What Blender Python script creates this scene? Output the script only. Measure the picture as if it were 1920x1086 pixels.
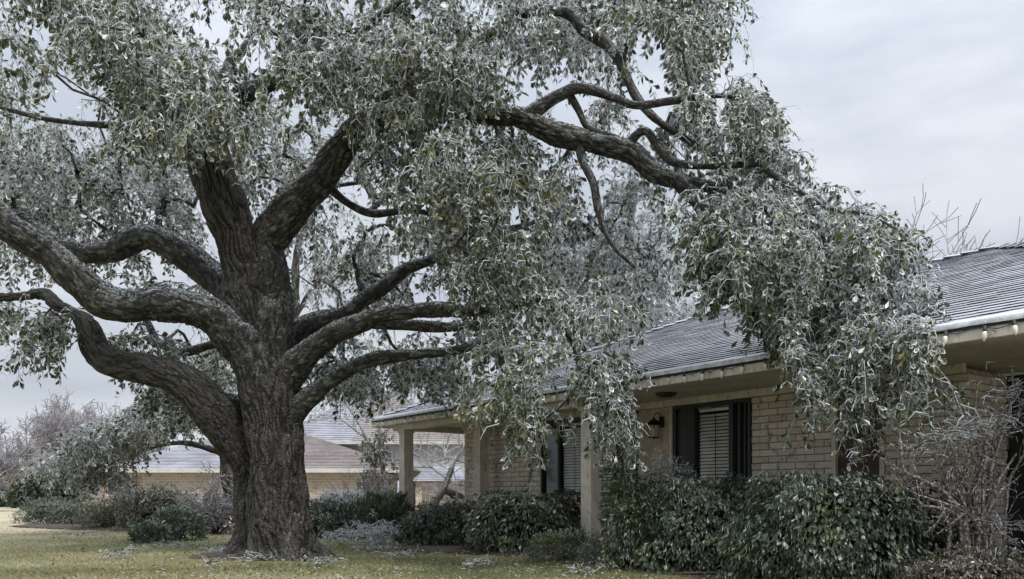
import bpy, math, numpy as np
from mathutils import Vector, Matrix
R = math.radians
rng = np.random.default_rng(7)
S = bpy.context.scene
for o in list(bpy.data.objects): bpy.data.objects.remove(o)
C = S.collection

# ------------------------------------------------------------------ camera
cam = bpy.data.objects.new('camera', bpy.data.cameras.new('camera'))
C.objects.link(cam); S.camera = cam
cam.location = (0, 0, 1.0); cam.rotation_euler = (R(90), 0, 0)
cam.data.sensor_width = 36; cam.data.lens = 36*1500/1920
cam.data.shift_y = 382/1920; cam.data.clip_end = 2000; cam.data.clip_start = .05

# ------------------------------------------------------------------ world, sun, exposure
SUN_EL, SUN_AZ = R(52), R(150)           # azimuth measured clockwise from +Y: behind the camera, to the right
W = bpy.data.worlds.new('World'); S.world = W; W.use_nodes = True
nt = W.node_tree; nt.nodes.clear()
def wn(t, **k):
    n = nt.nodes.new(t)
    for a, b in k.items(): setattr(n, a, b)
    return n
sky = wn('ShaderNodeTexSky', sky_type='NISHITA'); sky.sun_disc = False
sky.sun_elevation = SUN_EL; sky.sun_rotation = SUN_AZ; sky.dust_density = 3; sky.air_density = 1.2
tc = wn('ShaderNodeTexCoord'); mp = wn('ShaderNodeMapping'); mp.inputs['Scale'].default_value = (1, 1, 3.2)
nz = wn('ShaderNodeTexNoise'); nz.inputs['Scale'].default_value = 2.8; nz.inputs['Detail'].default_value = 6; nz.inputs['Roughness'].default_value = .52
rp = wn('ShaderNodeValToRGB')
rp.color_ramp.elements[0].position = .40; rp.color_ramp.elements[0].color = (4.3, 4.7, 5.35, 1)
rp.color_ramp.elements[1].position = .62; rp.color_ramp.elements[1].color = (6.0, 6.3, 6.85, 1)
mx = wn('ShaderNodeMix', data_type='RGBA'); mx.inputs[0].default_value = .93
bg = wn('ShaderNodeBackground'); bg.inputs[1].default_value = .115
ow = wn('ShaderNodeOutputWorld'); L = nt.links.new
L(tc.outputs['Generated'], mp.inputs[0]); L(mp.outputs[0], nz.inputs['Vector']); L(nz.outputs['Fac'], rp.inputs[0])
sxyz = wn('ShaderNodeSeparateXYZ'); mr = wn('ShaderNodeMapRange'); pw = wn('ShaderNodeMath', operation='POWER'); pw.inputs[1].default_value = 3; pw.use_clamp = True; mr.inputs[3].default_value = .635; mr.inputs[4].default_value = 2.45     # overcast: brighter overhead than at the horizon
vm = wn('ShaderNodeVectorMath', operation='SCALE'); L(tc.outputs['Generated'], sxyz.inputs[0]); L(sxyz.outputs['Z'], pw.inputs[0]); L(pw.outputs[0], mr.inputs[0]); L(mr.outputs[0], vm.inputs['Scale'])
L(sky.outputs[0], mx.inputs[6]); L(rp.outputs[0], mx.inputs[7]); L(mx.outputs[2], vm.inputs[0]); L(vm.outputs[0], bg.inputs[0]); L(bg.outputs[0], ow.inputs[0])
sl = bpy.data.lights.new('sun', 'SUN'); sl.energy = 1.5; sl.angle = R(16); sl.color = (1, .975, .94)
so = bpy.data.objects.new('sun', sl); C.objects.link(so)
sd = Vector((math.sin(SUN_AZ)*math.cos(SUN_EL), math.cos(SUN_AZ)*math.cos(SUN_EL), math.sin(SUN_EL)))
so.rotation_euler = sd.to_track_quat('Z', 'Y').to_euler(); so.location = (8, -8, 20)
S.view_settings.view_transform = 'Standard'; S.view_settings.look = 'None'
S.view_settings.exposure = 0.76; S.view_settings.gamma = 1
S.view_settings.use_curve_mapping = False
S.render.engine = 'CYCLES'
S.cycles.max_bounces = 6; S.cycles.diffuse_bounces = 3; S.cycles.glossy_bounces = 2; S.cycles.transmission_bounces = 4

# ------------------------------------------------------------------ helpers
F = 1500.; YH = 925.
def U(px, py, Y): return np.array([(px-960)/F*Y, Y, 1-(py-YH)/F*Y])
def PX(P):
    P = np.atleast_2d(P); Y = np.maximum(P[:, 1], .1)
    return np.stack([960+P[:, 0]/Y*F, YH-(P[:, 2]-1)/Y*F], 1)
_g = np.random.default_rng(3); _perm = np.tile(_g.permutation(256), 3); _grad = _g.normal(size=(256, 3)); _grad /= np.linalg.norm(_grad, axis=1)[:, None]
def pn(P):
    P = np.asarray(P, float); I = np.floor(P).astype(int); f = P-I; u = f*f*f*(f*(f*6-15)+10); I &= 255
    out = 0
    for dx in (0, 1):
        for dy in (0, 1):
            for dz in (0, 1):
                h = _perm[_perm[_perm[I[:, 0]+dx]+I[:, 1]+dy]+I[:, 2]+dz]
                d = (_grad[h]*(f-np.array([dx, dy, dz]))).sum(1)
                w = (u[:, 0] if dx else 1-u[:, 0])*(u[:, 1] if dy else 1-u[:, 1])*(u[:, 2] if dz else 1-u[:, 2])
                out = out+w*d
    return out*1.5
def sst(a, b, x):
    t = np.clip((x-a)/(b-a), 0, 1); return t*t*(3-2*t)
def nrm(v): return v/np.maximum(np.linalg.norm(v, axis=-1, keepdims=True), 1e-9)
def rv(n): return nrm(rng.normal(size=(n, 3)))
def tag(o, label=None, cat=None, group=None, kind=None):
    if label: o['label'] = label
    if cat: o['category'] = cat
    if group: o['group'] = group
    if kind: o['kind'] = kind
    return o
def empty(name, loc, label=None, cat=None, group=None, rz=0):
    o = bpy.data.objects.new(name, None); C.objects.link(o); o.location = loc; o.rotation_euler = (0, 0, rz); o.empty_display_size = .2
    return tag(o, label, cat, group)
MW = {}
def link(name, me, parent=None, loc=None):
    o = bpy.data.objects.new(name, me); C.objects.link(o)
    if parent is not None: o.parent = parent
    if loc is not None: o.location = loc
    return o
def npmesh(name, V, Fs, mats, parent=None, smooth=False, attrs=None, mi=None, uv=None, kind=None, world=True):
    """Fs: list of (n,k) index arrays; world=True: V is world space and is brought to the parent's space"""
    V = np.asarray(V, float)
    if parent is not None and world:
        M = Matrix.Identity(4); p = parent; ch = []
        while p is not None: ch.append(p); p = p.parent
        for q in reversed(ch): M = M @ (Matrix.Translation(q.location) @ q.rotation_euler.to_matrix().to_4x4())
        Mi = np.array(M.inverted()); V = V @ Mi[:3, :3].T+Mi[:3, 3]
    me = bpy.data.meshes.new(name); me.vertices.add(len(V)); me.vertices.foreach_set('co', V.astype(np.float32).ravel())
    Fs = [np.asarray(f) for f in Fs if len(f)]
    li = np.concatenate([f.ravel() for f in Fs]); lt = np.concatenate([np.full(len(f), f.shape[1]) for f in Fs])
    ls = np.concatenate([[0], np.cumsum(lt)[:-1]])
    me.loops.add(len(li)); me.loops.foreach_set('vertex_index', li.astype(np.int32))
    me.polygons.add(len(lt)); me.polygons.foreach_set('loop_start', ls.astype(np.int32))
    if smooth: me.polygons.foreach_set('use_smooth', np.ones(len(lt), bool))
    else: me.polygons.foreach_set('use_smooth', np.zeros(len(lt), bool))
    if mi is not None: me.polygons.foreach_set('material_index', np.asarray(mi, np.int32))
    for k, a in (attrs or {}).items():
        at = me.attributes.new(k, 'FLOAT', 'POINT'); at.data.foreach_set('value', np.asarray(a, np.float32))
    if uv is not None:
        ul = me.uv_layers.new(name='uv'); ul.data.foreach_set('uv', np.asarray(uv)[li].astype(np.float32).ravel())
    me.update(calc_edges=True)
    for m in (mats if isinstance(mats, (list, tuple)) else [mats]): me.materials.append(m)
    o = link(name, me, parent)
    if kind: o['kind'] = kind
    return o
class MB:
    """collects boxes, prisms and tubes in one mesh"""
    def __init__(s): s.V = []; s.Q = []; s.T = []; s.n = 0
    def add(s, V, Q=(), T=()):
        V = np.asarray(V, float); s.V.append(V)
        if len(Q): s.Q.append(np.asarray(Q)+s.n)
        if len(T): s.T.append(np.asarray(T)+s.n)
        s.n += len(V)
    def box(s, x0, x1, y0, y1, z0, z1, b=0):
        if b > 0 and min(x1-x0, y1-y0, z1-z0) > 2.2*b:          # chamfered box
            V = []
            for (i, j, k) in [(i, j, k) for i in (0, 1) for j in (0, 1) for k in (0, 1)]:
                X = (x0, x1)[i]; Y = (y0, y1)[j]; Z = (z0, z1)[k]; bx, by, bz = (b, -b)[i], (b, -b)[j], (b, -b)[k]
                V += [(X, Y+by, Z+bz), (X+bx, Y, Z+bz), (X+bx, Y+by, Z)]
            idx = lambda i, j, k, a: (i*4+j*2+k)*3+a
            Q = []; T = []
            for a in range(3):
                for sgn in (0, 1):
                    o = [(0, 0), (1, 0), (1, 1), (0, 1)]; f = []
                    for (p, q) in o:
                        c = [0, 0, 0]; c[a] = sgn; c[(a+1) % 3] = p; c[(a+2) % 3] = q; f.append(idx(*c, a))
                    Q.append(f if sgn else f[::-1])
            for a in range(3):
                b1, b2 = (a+1) % 3, (a+2) % 3
                for p in (0, 1):
                    for q in (0, 1):
                        c0 = [0, 0, 0]; c1 = [0, 0, 0]; c0[b1] = c1[b1] = p; c0[b2] = c1[b2] = q; c1[a] = 1
                        f = [idx(*c0, b1), idx(*c0, b2), idx(*c1, b2), idx(*c1, b1)]
                        Q.append(f if (p == q) else f[::-1])
            for i in (0, 1):
                for j in (0, 1):
                    for k in (0, 1):
                        f = [idx(i, j, k, 0), idx(i, j, k, 1), idx(i, j, k, 2)]; T.append(f if (i+j+k) % 2 else f[::-1])
            s.add(V, Q, T); return s
        V = [(x, y, z) for z in (z0, z1) for y in (y0, y1) for x in (x0, x1)]
        s.add(V, [(0, 2, 3, 1), (4, 5, 7, 6), (0, 1, 5, 4), (2, 6, 7, 3), (0, 4, 6, 2), (1, 3, 7, 5)]); return s
    def tube(s, P, r, n=6):
        V, Q = tubemesh(np.asarray(P, float), np.broadcast_to(r, (len(P),)), n); s.add(V, Q)
        s.add([V[:n].mean(0)], T=[]); c = s.n-1; b = s.n-1-len(V)
        s.T.append(np.array([(c, b+(i+1) % n, b+i) for i in range(n)]))
        e = b+len(V)-n; s.add([V[-n:].mean(0)]); c = s.n-1
        s.T.append(np.array([(c, e+i, e+(i+1) % n) for i in range(n)])); return s
    def build(s, name, mat, parent=None, smooth=False, world=False, **k):
        return npmesh(name, np.concatenate(s.V), ([np.concatenate(s.Q)] if s.Q else [])+([np.concatenate(s.T)] if s.T else []), mat, parent, smooth, world=world, **k)
def frames(P):
    T = np.gradient(P, axis=0); T = nrm(T); n = len(P); A = np.zeros_like(P)
    a = np.cross(T[0], [0.1, .93, .2]); A[0] = a/np.linalg.norm(a)
    for i in range(1, n):
        v = A[i-1]-T[i]*A[i-1].dot(T[i]); A[i] = v/max(np.linalg.norm(v), 1e-9)
    return T, A, np.cross(T, A)
def tubemesh(P, r, n):
    T, A, B = frames(P); th = np.arange(n)/n*2*np.pi
    V = P[:, None]+r[:, None, None]*(np.cos(th)[None, :, None]*A[:, None]+np.sin(th)[None, :, None]*B[:, None])
    i = np.arange(len(P)-1)[:, None]*n; j = np.arange(n)[None]; j2 = (j+1) % n
    Q = np.stack([i+j, i+j2, i+n+j2, i+n+j], -1).reshape(-1, 4)
    return V.reshape(-1, 3), Q
def catmull(K, step):
    """K (n,m) control rows -> dense rows, spacing ~step in the first three columns"""
    K = np.asarray(K, float); K = np.vstack([2*K[0]-K[1], K, 2*K[-1]-K[-2]]); out = []
    for i in range(1, len(K)-2):
        d = np.linalg.norm(K[i+1][:3]-K[i][:3]); n = max(2, int(d/step)); t = (np.arange(n)/n)[:, None]
        a, b, c, d_ = K[i-1], K[i], K[i+1], K[i+2]
        out.append(.5*((2*b)+(-a+c)*t+(2*a-5*b+4*c-d_)*t**2+(-a+3*b-3*c+d_)*t**3))
    out.append(K[-2][None]); return np.vstack(out)

# ------------------------------------------------------------------ materials
def newmat(name):
    m = bpy.data.materials.new(name); m.use_nodes = True; t = m.node_tree; b = t.nodes['Principled BSDF']; return m, t, b, t.links.new
def sock(b, name): return b.inputs[name]
def nd(t, k, **kw):
    n = t.nodes.new(k)
    for a, v in kw.items(): setattr(n, a, v)
    return n
def ramp(t, stops):
    n = nd(t, 'ShaderNodeValToRGB'); e = n.color_ramp.elements
    while len(e) < len(stops): e.new(.5)
    for el, (p, c) in zip(e, stops): el.position = p; el.color = (*c, 1)
    return n
def noise(t, scale, detail=4, rough=.55, vec=None, stretch=None, coord='Object'):
    n = nd(t, 'ShaderNodeTexNoise'); n.inputs['Scale'].default_value = scale; n.inputs['Detail'].default_value = detail; n.inputs['Roughness'].default_value = rough
    if vec is None:
        g = nd(t, 'ShaderNodeNewGeometry'); vec = g.outputs['Position']
    if stretch:
        m = nd(t, 'ShaderNodeMapping'); m.inputs['Scale'].default_value = stretch; t.links.new(vec, m.inputs[0]); vec = m.outputs[0]
    t.links.new(vec, n.inputs['Vector']); return n
def mix(t, f, a, b, mode='MIX'):
    n = nd(t, 'ShaderNodeMix', data_type='RGBA', blend_type=mode)
    for s_, v in ((0, f), (6, a), (7, b)):
        if hasattr(v, 'node'): t.links.new(v, n.inputs[s_])
        elif s_ == 0: n.inputs[0].default_value = v
        else: n.inputs[s_].default_value = (*v, 1)
    return n.outputs[2]
def math_(t, op, a, b=0., clamp=False):
    n = nd(t, 'ShaderNodeMath', operation=op); n.use_clamp = clamp
    for i, v in enumerate((a, b)):
        if hasattr(v, 'node'): t.links.new(v, n.inputs[i])
        else: n.inputs[i].default_value = v
    return n.outputs[0]
def attr(t, name):
    n = nd(t, 'ShaderNodeAttribute'); n.attribute_name = name; return n.outputs['Fac']
def objrand(t): return nd(t, 'ShaderNodeObjectInfo').outputs['Random']
def bump(t, b, h, strength=.4, dist=.01):
    n = nd(t, 'ShaderNodeBump'); n.inputs['Strength'].default_value = strength; n.inputs['Distance'].default_value = dist
    t.links.new(h, n.inputs['Height']); t.links.new(n.outputs[0], b.inputs['Normal']); return n
def paint(name, col, rough=.6, var=.25, scale=3., dirt=None, bumpd=.002, metal=0, spec=.4):
    """painted or plain surface with soft blotches, fine grain and optional grime streaks"""
    m, t, b, l = newmat(name)
    n1 = noise(t, scale, 5, .6); n2 = noise(t, scale*9, 3, .6, stretch=(1, 1, .35))
    c = mix(t, ramp_fac(t, n1, .35, .7), tuple(np.array(col)*(1-var)), tuple(np.minimum(np.array(col)*(1+var*.5), 1)))
    if dirt is not None: c = mix(t, math_(t, 'MULTIPLY', ramp_fac(t, n2, .52, .72), .55), c, dirt)
    l(c, sock(b, 'Base Color')); b.inputs['Roughness'].default_value = rough; b.inputs['Metallic'].default_value = metal
    b.inputs['Specular IOR Level'].default_value = spec
    bump(t, b, n2.outputs['Fac'], .5, bumpd); return m
def ramp_fac(t, n, a, b):
    r = nd(t, 'ShaderNodeMapRange'); r.inputs[1].default_value = a; r.inputs[2].default_value = b; r.interpolation_type = 'SMOOTHSTEP'
    t.links.new(n.outputs['Fac'] if hasattr(n, 'outputs') else n, r.inputs[0]); return r.outputs[0]

def leafmat(name, cols, ice=(.64, .68, .70), amount=.5, gloss=.25, trans=.25, tint=(.16, .2, .04)):
    m, t, b, l = newmat(name)
    r = attr(t, 'rnd'); e = attr(t, 'edge'); fr = attr(t, 'frost')
    rc = ramp(t, cols); l(r, rc.inputs[0]); rc.color_ramp.interpolation = 'LINEAR'
    n = noise(t, 55, 2, .6); n2 = noise(t, 14, 2, .5)
    base = mix(t, math_(t, 'MULTIPLY', n2.outputs['Fac'], .5), rc.outputs[0], tuple(np.array(cols[0][1])*.6))
    f = math_(t, 'MULTIPLY', e, .70); f = math_(t, 'ADD', f, math_(t, 'MULTIPLY', n.outputs['Fac'], .55)); f = math_(t, 'ADD', f, fr)
    f = ramp_fac(t, f, 1.08-amount*.42, 1.24-amount*.42)
    col = mix(t, f, base, ice); l(col, b.inputs['Base Color'])
    b.inputs['Roughness'].default_value = .38; b.inputs['Coat Weight'].default_value = .9; b.inputs['Coat Roughness'].default_value = gloss; b.inputs['Coat IOR'].default_value = 1.45
    bump(t, b, n.outputs['Fac'], .6, .004)
    tr = nd(t, 'ShaderNodeBsdfTranslucent'); l(mix(t, f, tint, (.62, .66, .68)), tr.inputs[0])
    ms = nd(t, 'ShaderNodeMixShader'); l(math_(t, 'ADD', math_(t, 'MULTIPLY', f, .16), trans), ms.inputs[0]); l(b.outputs[0], ms.inputs[1]); l(tr.outputs[0], ms.inputs[2])
    l(ms.outputs[0], t.nodes['Material Output'].inputs[0]); return m
def icemat(name, col=(.66, .70, .73), rough=.12, dark=None, mixf=.5, trans=.35):
    """ice-glazed twig: pale translucent glaze with darker bark showing through in places"""
    m, t, b, l = newmat(name)
    n = noise(t, 38, 2, .6)
    c = mix(t, ramp_fac(t, n, mixf-.12, mixf+.16), dark, col) if dark is not None else None
    if c is None: b.inputs['Base Color'].default_value = (*col, 1)
    else: l(c, b.inputs['Base Color'])
    b.inputs['Roughness'].default_value = .3; b.inputs['Coat Weight'].default_value = 1; b.inputs['Coat Roughness'].default_value = rough
    tr = nd(t, 'ShaderNodeBsdfTranslucent'); tr.inputs[0].default_value = (*[min(1, x*1.1) for x in col], 1)
    ms = nd(t, 'ShaderNodeMixShader'); ms.inputs[0].default_value = trans; l(b.outputs[0], ms.inputs[1]); l(tr.outputs[0], ms.inputs[2])
    l(ms.outputs[0], t.nodes['Material Output'].inputs[0]); return m
def barkmat(name, lo=(.018, .014, .011), hi=(.15, .13, .11), lichen=.5, ice=.45):
    m, t, b, l = newmat(name)
    h = attr(t, 'h'); n = noise(t, 5, 5, .6); nf = noise(t, 42, 4, .65, stretch=(1, 1, .45)); nl = noise(t, 9, 5, .7); nk = noise(t, 26, 3, .6)
    hh = math_(t, 'ADD', h, math_(t, 'MULTIPLY', math_(t, 'SUBTRACT', nf.outputs['Fac'], .5), .7))
    c = mix(t, ramp_fac(t, hh, .25, .95), lo, hi)
    c = mix(t, math_(t, 'MULTIPLY', ramp_fac(t, n, .45, .65), .35), c, (.062, .046, .036))
    lf = math_(t, 'MULTIPLY', math_(t, 'MULTIPLY', ramp_fac(t, nl, .50, .58), ramp_fac(t, hh, .3, .8)), lichen)
    c = mix(t, lf, c, (.21, .235, .19))
    g = nd(t, 'ShaderNodeNewGeometry'); sx = nd(t, 'ShaderNodeSeparateXYZ'); l(g.outputs['Normal'], sx.inputs[0])
    up = ramp_fac(t, sx.outputs['Z'], .15, .85)
    moss = math_(t, 'MULTIPLY', math_(t, 'MULTIPLY', up, ramp_fac(t, n, .5, .66)), .5)
    c = mix(t, moss, c, (.07, .085, .03))
    icef = math_(t, 'MULTIPLY', math_(t, 'MULTIPLY', up, ramp_fac(t, nk, .44, .60)), ice)
    c = mix(t, icef, c, (.60, .64, .66))
    l(c, b.inputs['Base Color']); b.inputs['Roughness'].default_value = .75
    l(math_(t, 'ADD', math_(t, 'MULTIPLY', icef, .9), .12), b.inputs['Coat Weight']); b.inputs['Coat Roughness'].default_value = .22
    v = nd(t, 'ShaderNodeTexVoronoi', feature='DISTANCE_TO_EDGE'); uvn = nd(t, 'ShaderNodeUVMap'); mpn = nd(t, 'ShaderNodeMapping'); mpn.inputs['Scale'].default_value = (36, 11, 1)
    l(uvn.outputs[0], mpn.inputs[0]); l(mpn.outputs[0], v.inputs['Vector']); v.inputs['Scale'].default_value = 1
    hs = math_(t, 'ADD', ramp_fac(t, v.outputs['Distance'], 0, .18), nf.outputs['Fac'])
    bump(t, b, hs, 1., .022); return m
GREEN = [(0, (.014, .024, .009)), (.3, (.036, .056, .020)), (.6, (.088, .108, .040)), (.86, (.15, .15, .06)), (1, (.26, .21, .05))]
M = {}
M['leaf'] = leafmat('ice_coated_leaf', GREEN, ice=(.84, .87, .88), amount=.60, gloss=.3, trans=.07)
M['leaf_far'] = leafmat('ice_coated_far_leaf', [(0, (.06, .075, .055)), (.5, (.11, .12, .08)), (1, (.18, .165, .09))], ice=(.62, .66, .69), amount=.85)
M['leaf_hedge'] = leafmat('hedge_leaf', [(0, (.014, .026, .014)), (.5, (.028, .050, .022)), (.85, (.055, .078, .025)), (1, (.10, .115, .03))], amount=.08, gloss=.4, trans=.12)
M['leaf_light'] = leafmat('bright_shrub_leaf', [(0, (.04, .065, .025)), (.5, (.075, .115, .04)), (1, (.17, .19, .05))], amount=.25)
M['leaf_brown'] = leafmat('brown_dead_leaf', [(0, (.05, .038, .028)), (.5, (.10, .075, .055)), (1, (.17, .13, .09))], amount=.35)
M['leaf_blue'] = leafmat('blue_green_leaf', [(0, (.06, .085, .075)), (.5, (.10, .14, .12)), (1, (.15, .18, .13))], amount=.4)
M['twig'] = icemat('iced_twig', (.74, .77, .79), dark=(.09, .075, .062), mixf=.47)
M['ice'] = icemat('clear_ice', (.88, .91, .94), .08, trans=.32)
M['lilac'] = icemat('frosted_bare_twig', (.56, .54, .57), .3, dark=(.185, .165, .17), mixf=.46)
M['bare'] = icemat('frosted_grey_twig', (.58, .57, .60), .3, dark=(.13, .11, .105), mixf=.44)
M['red_twig'] = icemat('frosted_brown_twig', (.50, .46, .47), .2, dark=(.075, .05, .043), mixf=.56, trans=.1)
M['bark'] = barkmat('oak_bark', lo=(.007, .006, .005), hi=(.058, .049, .042), lichen=.12, ice=.08)
M['bark_limb'] = barkmat('oak_limb_bark', lo=(.008, .007, .006), hi=(.053, .047, .040), lichen=.6, ice=1.)
M['bark_plain'] = barkmat('small_tree_bark', hi=(.11, .09, .075), lichen=.3, ice=.5)
M['trim'] = paint('cream_painted_trim', (.66, .60, .52), .55, .18, 2.2, dirt=(.16, .13, .09))
M['soffit'] = paint('soffit_paint', (.62, .56, .485), .7, .15, 1.6, dirt=(.2, .17, .12))
M['panel'] = paint('tan_stucco_panel', (.54, .455, .365), .75, .25, 3, dirt=(.15, .115, .075))
M['mortar'] = paint('mortar', (.38, .33, .275), .9, .3, 12)
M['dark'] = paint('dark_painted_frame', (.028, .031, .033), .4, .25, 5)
M['gutter'] = paint('pale_gutter', (.50, .50, .47), .6, .15, 2)
M['black'] = paint('black_metal', (.005, .005, .005), .5, .2, 8)
M['slat'] = paint('blind_slat', (.74, .74, .69), .5, .12, 4)
M['concrete'] = paint('porch_concrete', (.30, .26, .21), .85, .3, 3, dirt=(.14, .12, .09), bumpd=.004)
M['wire'] = paint('green_wire', (.012, .035, .028), .45, .2, 8)
M['bronze'] = paint('ceiling_light_rim', (.05, .04, .035), .4, .2, 8)
M['siding'] = paint('grey_siding', (.42, .43, .43), .7, .1, 2)
M['dirt'] = paint('bare_soil', (.075, .058, .045), .95, .45, 6, dirt=(.16, .13, .10), bumpd=.02)
M['fence'] = paint('weathered_fence_board', (.22, .19, .165), .85, .35, 4, dirt=(.09, .08, .07))
M['white'] = paint('white_door_paint', (.55, .57, .6), .6, .1, 2)
def brickmat(name, c0, c1, c2):
    m, t, b, l = newmat(name); r = attr(t, 'rnd'); n = noise(t, 7, 5, .65); nf = noise(t, 60, 3, .6); rr = objrand(t)
    rs = math_(t, 'FRACT', math_(t, 'ADD', r, rr))
    c = ramp(t, [(0, c0), (.5, c1), (1, c2)]); l(rs, c.inputs[0])
    d = mix(t, math_(t, 'MULTIPLY', ramp_fac(t, n, .55, .68), .75), c.outputs[0], (.17, .105, .065))
    l(d, b.inputs['Base Color']); b.inputs['Roughness'].default_value = .85; bump(t, b, nf.outputs['Fac'], .8, .006); return m
M['brick'] = brickmat('cream_brick', (.54, .47, .39), (.64, .565, .475), (.73, .65, .56))
def shinglemat():
    m, t, b, l = newmat('frosted_shingle'); r = attr(t, 'rnd'); rr = objrand(t); rs = math_(t, 'FRACT', math_(t, 'ADD', r, rr))
    n = noise(t, 1.1, 5, .6); nf = noise(t, 30, 4, .7)
    c = ramp(t, [(0, (.085, .083, .092)), (.5, (.12, .117, .130)), (1, (.16, .155, .168))]); l(rs, c.inputs[0])
    f = math_(t, 'ADD', math_(t, 'MULTIPLY', n.outputs['Fac'], .9), math_(t, 'MULTIPLY', nf.outputs['Fac'], .45))
    fr = attr(t, 'frost'); f = math_(t, 'ADD', f, fr)
    d = mix(t, math_(t, 'MULTIPLY', ramp_fac(t, f, .40, .84), .88), c.outputs[0], (.54, .56, .62))
    l(d, b.inputs['Base Color']); b.inputs['Roughness'].default_value = .6; b.inputs['Coat Weight'].default_value = .5; b.inputs['Coat Roughness'].default_value = .25
    bump(t, b, nf.outputs['Fac'], .5, .004); return m
M['shingle'] = shinglemat()
M['shingle_edge'] = paint('dark_shingle_edge', (.02, .018, .02), .8, .3, 8)  # near-black colour draws the shadow line under each shingle course
M['roof_grey'] = paint('frosted_grey_roof', (.34, .34, .38), .7, .25, .6, dirt=(.5, .5, .55))
M['roof_brown'] = paint('frosted_brown_roof', (.27, .235, .225), .7, .25, .6, dirt=(.42, .40, .42))
m, t, b, l = newmat('roof_ice'); n = noise(t, 9, 5, .7); l(mix(t, ramp_fac(t, n, .35, .65), (.46, .48, .50), (.74, .77, .80)), b.inputs['Base Color']); b.inputs['Roughness'].default_value = .3; b.inputs['Coat Weight'].default_value = .6; bump(t, b, n.outputs['Fac'], .6, .015); M['roof_ice'] = m
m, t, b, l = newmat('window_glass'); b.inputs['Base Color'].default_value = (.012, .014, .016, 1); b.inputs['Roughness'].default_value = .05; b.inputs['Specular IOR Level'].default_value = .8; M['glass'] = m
m, t, b, l = newmat('clear_glass')
tb = nd(t, 'ShaderNodeBsdfTransparent'); gb = nd(t, 'ShaderNodeBsdfGlossy'); gb.inputs['Roughness'].default_value = .03
ms = nd(t, 'ShaderNodeMixShader'); ms.inputs[0].default_value = .015; l(tb.outputs[0], ms.inputs[1]); l(gb.outputs[0], ms.inputs[2]); l(ms.outputs[0], t.nodes['Material Output'].inputs[0]); M['pane'] = m
m, t, b, l = newmat('frosted_bulb'); b.inputs['Base Color'].default_value = (.80, .74, .68, 1); b.inputs['Roughness'].default_value = .12; b.inputs['Coat Weight'].default_value = 1; M['bulb'] = m
# distant brick wall: courses in the material, too far to tell bricks apart
m, t, b, l = newmat('distant_brick'); bt = nd(t, 'ShaderNodeTexBrick'); g = nd(t, 'ShaderNodeNewGeometry'); mpn = nd(t, 'ShaderNodeMapping'); mpn.inputs['Rotation'].default_value = (R(90), 0, 0)
l(g.outputs['Position'], mpn.inputs[0]); l(mpn.outputs[0], bt.inputs['Vector']); bt.inputs['Scale'].default_value = 1.6
bt.inputs['Color1'].default_value = (.40, .35, .305, 1); bt.inputs['Color2'].default_value = (.25, .21, .18, 1); bt.inputs['Mortar'].default_value = (.46, .43, .38, 1)
bt.inputs['Brick Width'].default_value = .7; bt.inputs['Row Height'].default_value = .28; bt.inputs['Mortar Size'].default_value = .035
n = noise(t, .8, 4); l(mix(t, math_(t, 'MULTIPLY', n.outputs['Fac'], .5), bt.outputs[0], (.33, .285, .245)), b.inputs['Base Color']); b.inputs['Roughness'].default_value = .9; M['far_brick'] = m
# lawn
def lawnmat():
    m, t, b, l = newmat('winter_lawn'); n1 = noise(t, .35, 4, .6, stretch=(.5, 1.2, 1)); n2 = noise(t, 7, 4, .7); n3 = noise(t, 60, 3, .7)
    g = nd(t, 'ShaderNodeNewGeometry'); sx = nd(t, 'ShaderNodeSeparateXYZ'); l(g.outputs['Position'], sx.inputs[0])
    far = ramp_fac(t, sx.outputs['Y'], 15, 22); left = ramp_fac(t, sx.outputs['X'], -2.0, -6.0)
    c = mix(t, ramp_fac(t, n1, .4, .62), (.17, .18, .08), (.33, .295, .155))
    c = mix(t, math_(t, 'MULTIPLY', math_(t, 'MULTIPLY', far, left), ramp_fac(t, n1, .30, .50)), c, (.50, .42, .29))
    c = mix(t, math_(t, 'MULTIPLY', ramp_fac(t, n2, .45, .7), .45), c, (.07, .085, .035))
    c = mix(t, math_(t, 'MULTIPLY', ramp_fac(t, n3, .5, .72), .5), c, (.42, .42, .36))
    l(c, b.inputs['Base Color']); b.inputs['Roughness'].default_value = .9; bump(t, b, n3.outputs['Fac'], .8, .03); return m
M['lawn'] = lawnmat()
def grassmat():
    m, t, b, l = newmat('grass_blade'); r = attr(t, 'rnd'); c = ramp(t, [(0, (.08, .11, .035)), (.3, (.17, .19, .065)), (.52, (.33, .305, .14)), (.8, (.50, .43, .24)), (1, (.66, .64, .56))]); l(r, c.inputs[0])
    l(c.outputs[0], b.inputs['Base Color']); b.inputs['Roughness'].default_value = .5
    tr = nd(t, 'ShaderNodeBsdfTranslucent'); l(c.outputs[0], tr.inputs[0]); ms = nd(t, 'ShaderNodeMixShader'); ms.inputs[0].default_value = .35
    l(b.outputs[0], ms.inputs[1]); l(tr.outputs[0], ms.inputs[2]); l(ms.outputs[0], t.nodes['Material Output'].inputs[0]); return m
M['grass'] = grassmat()

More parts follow.
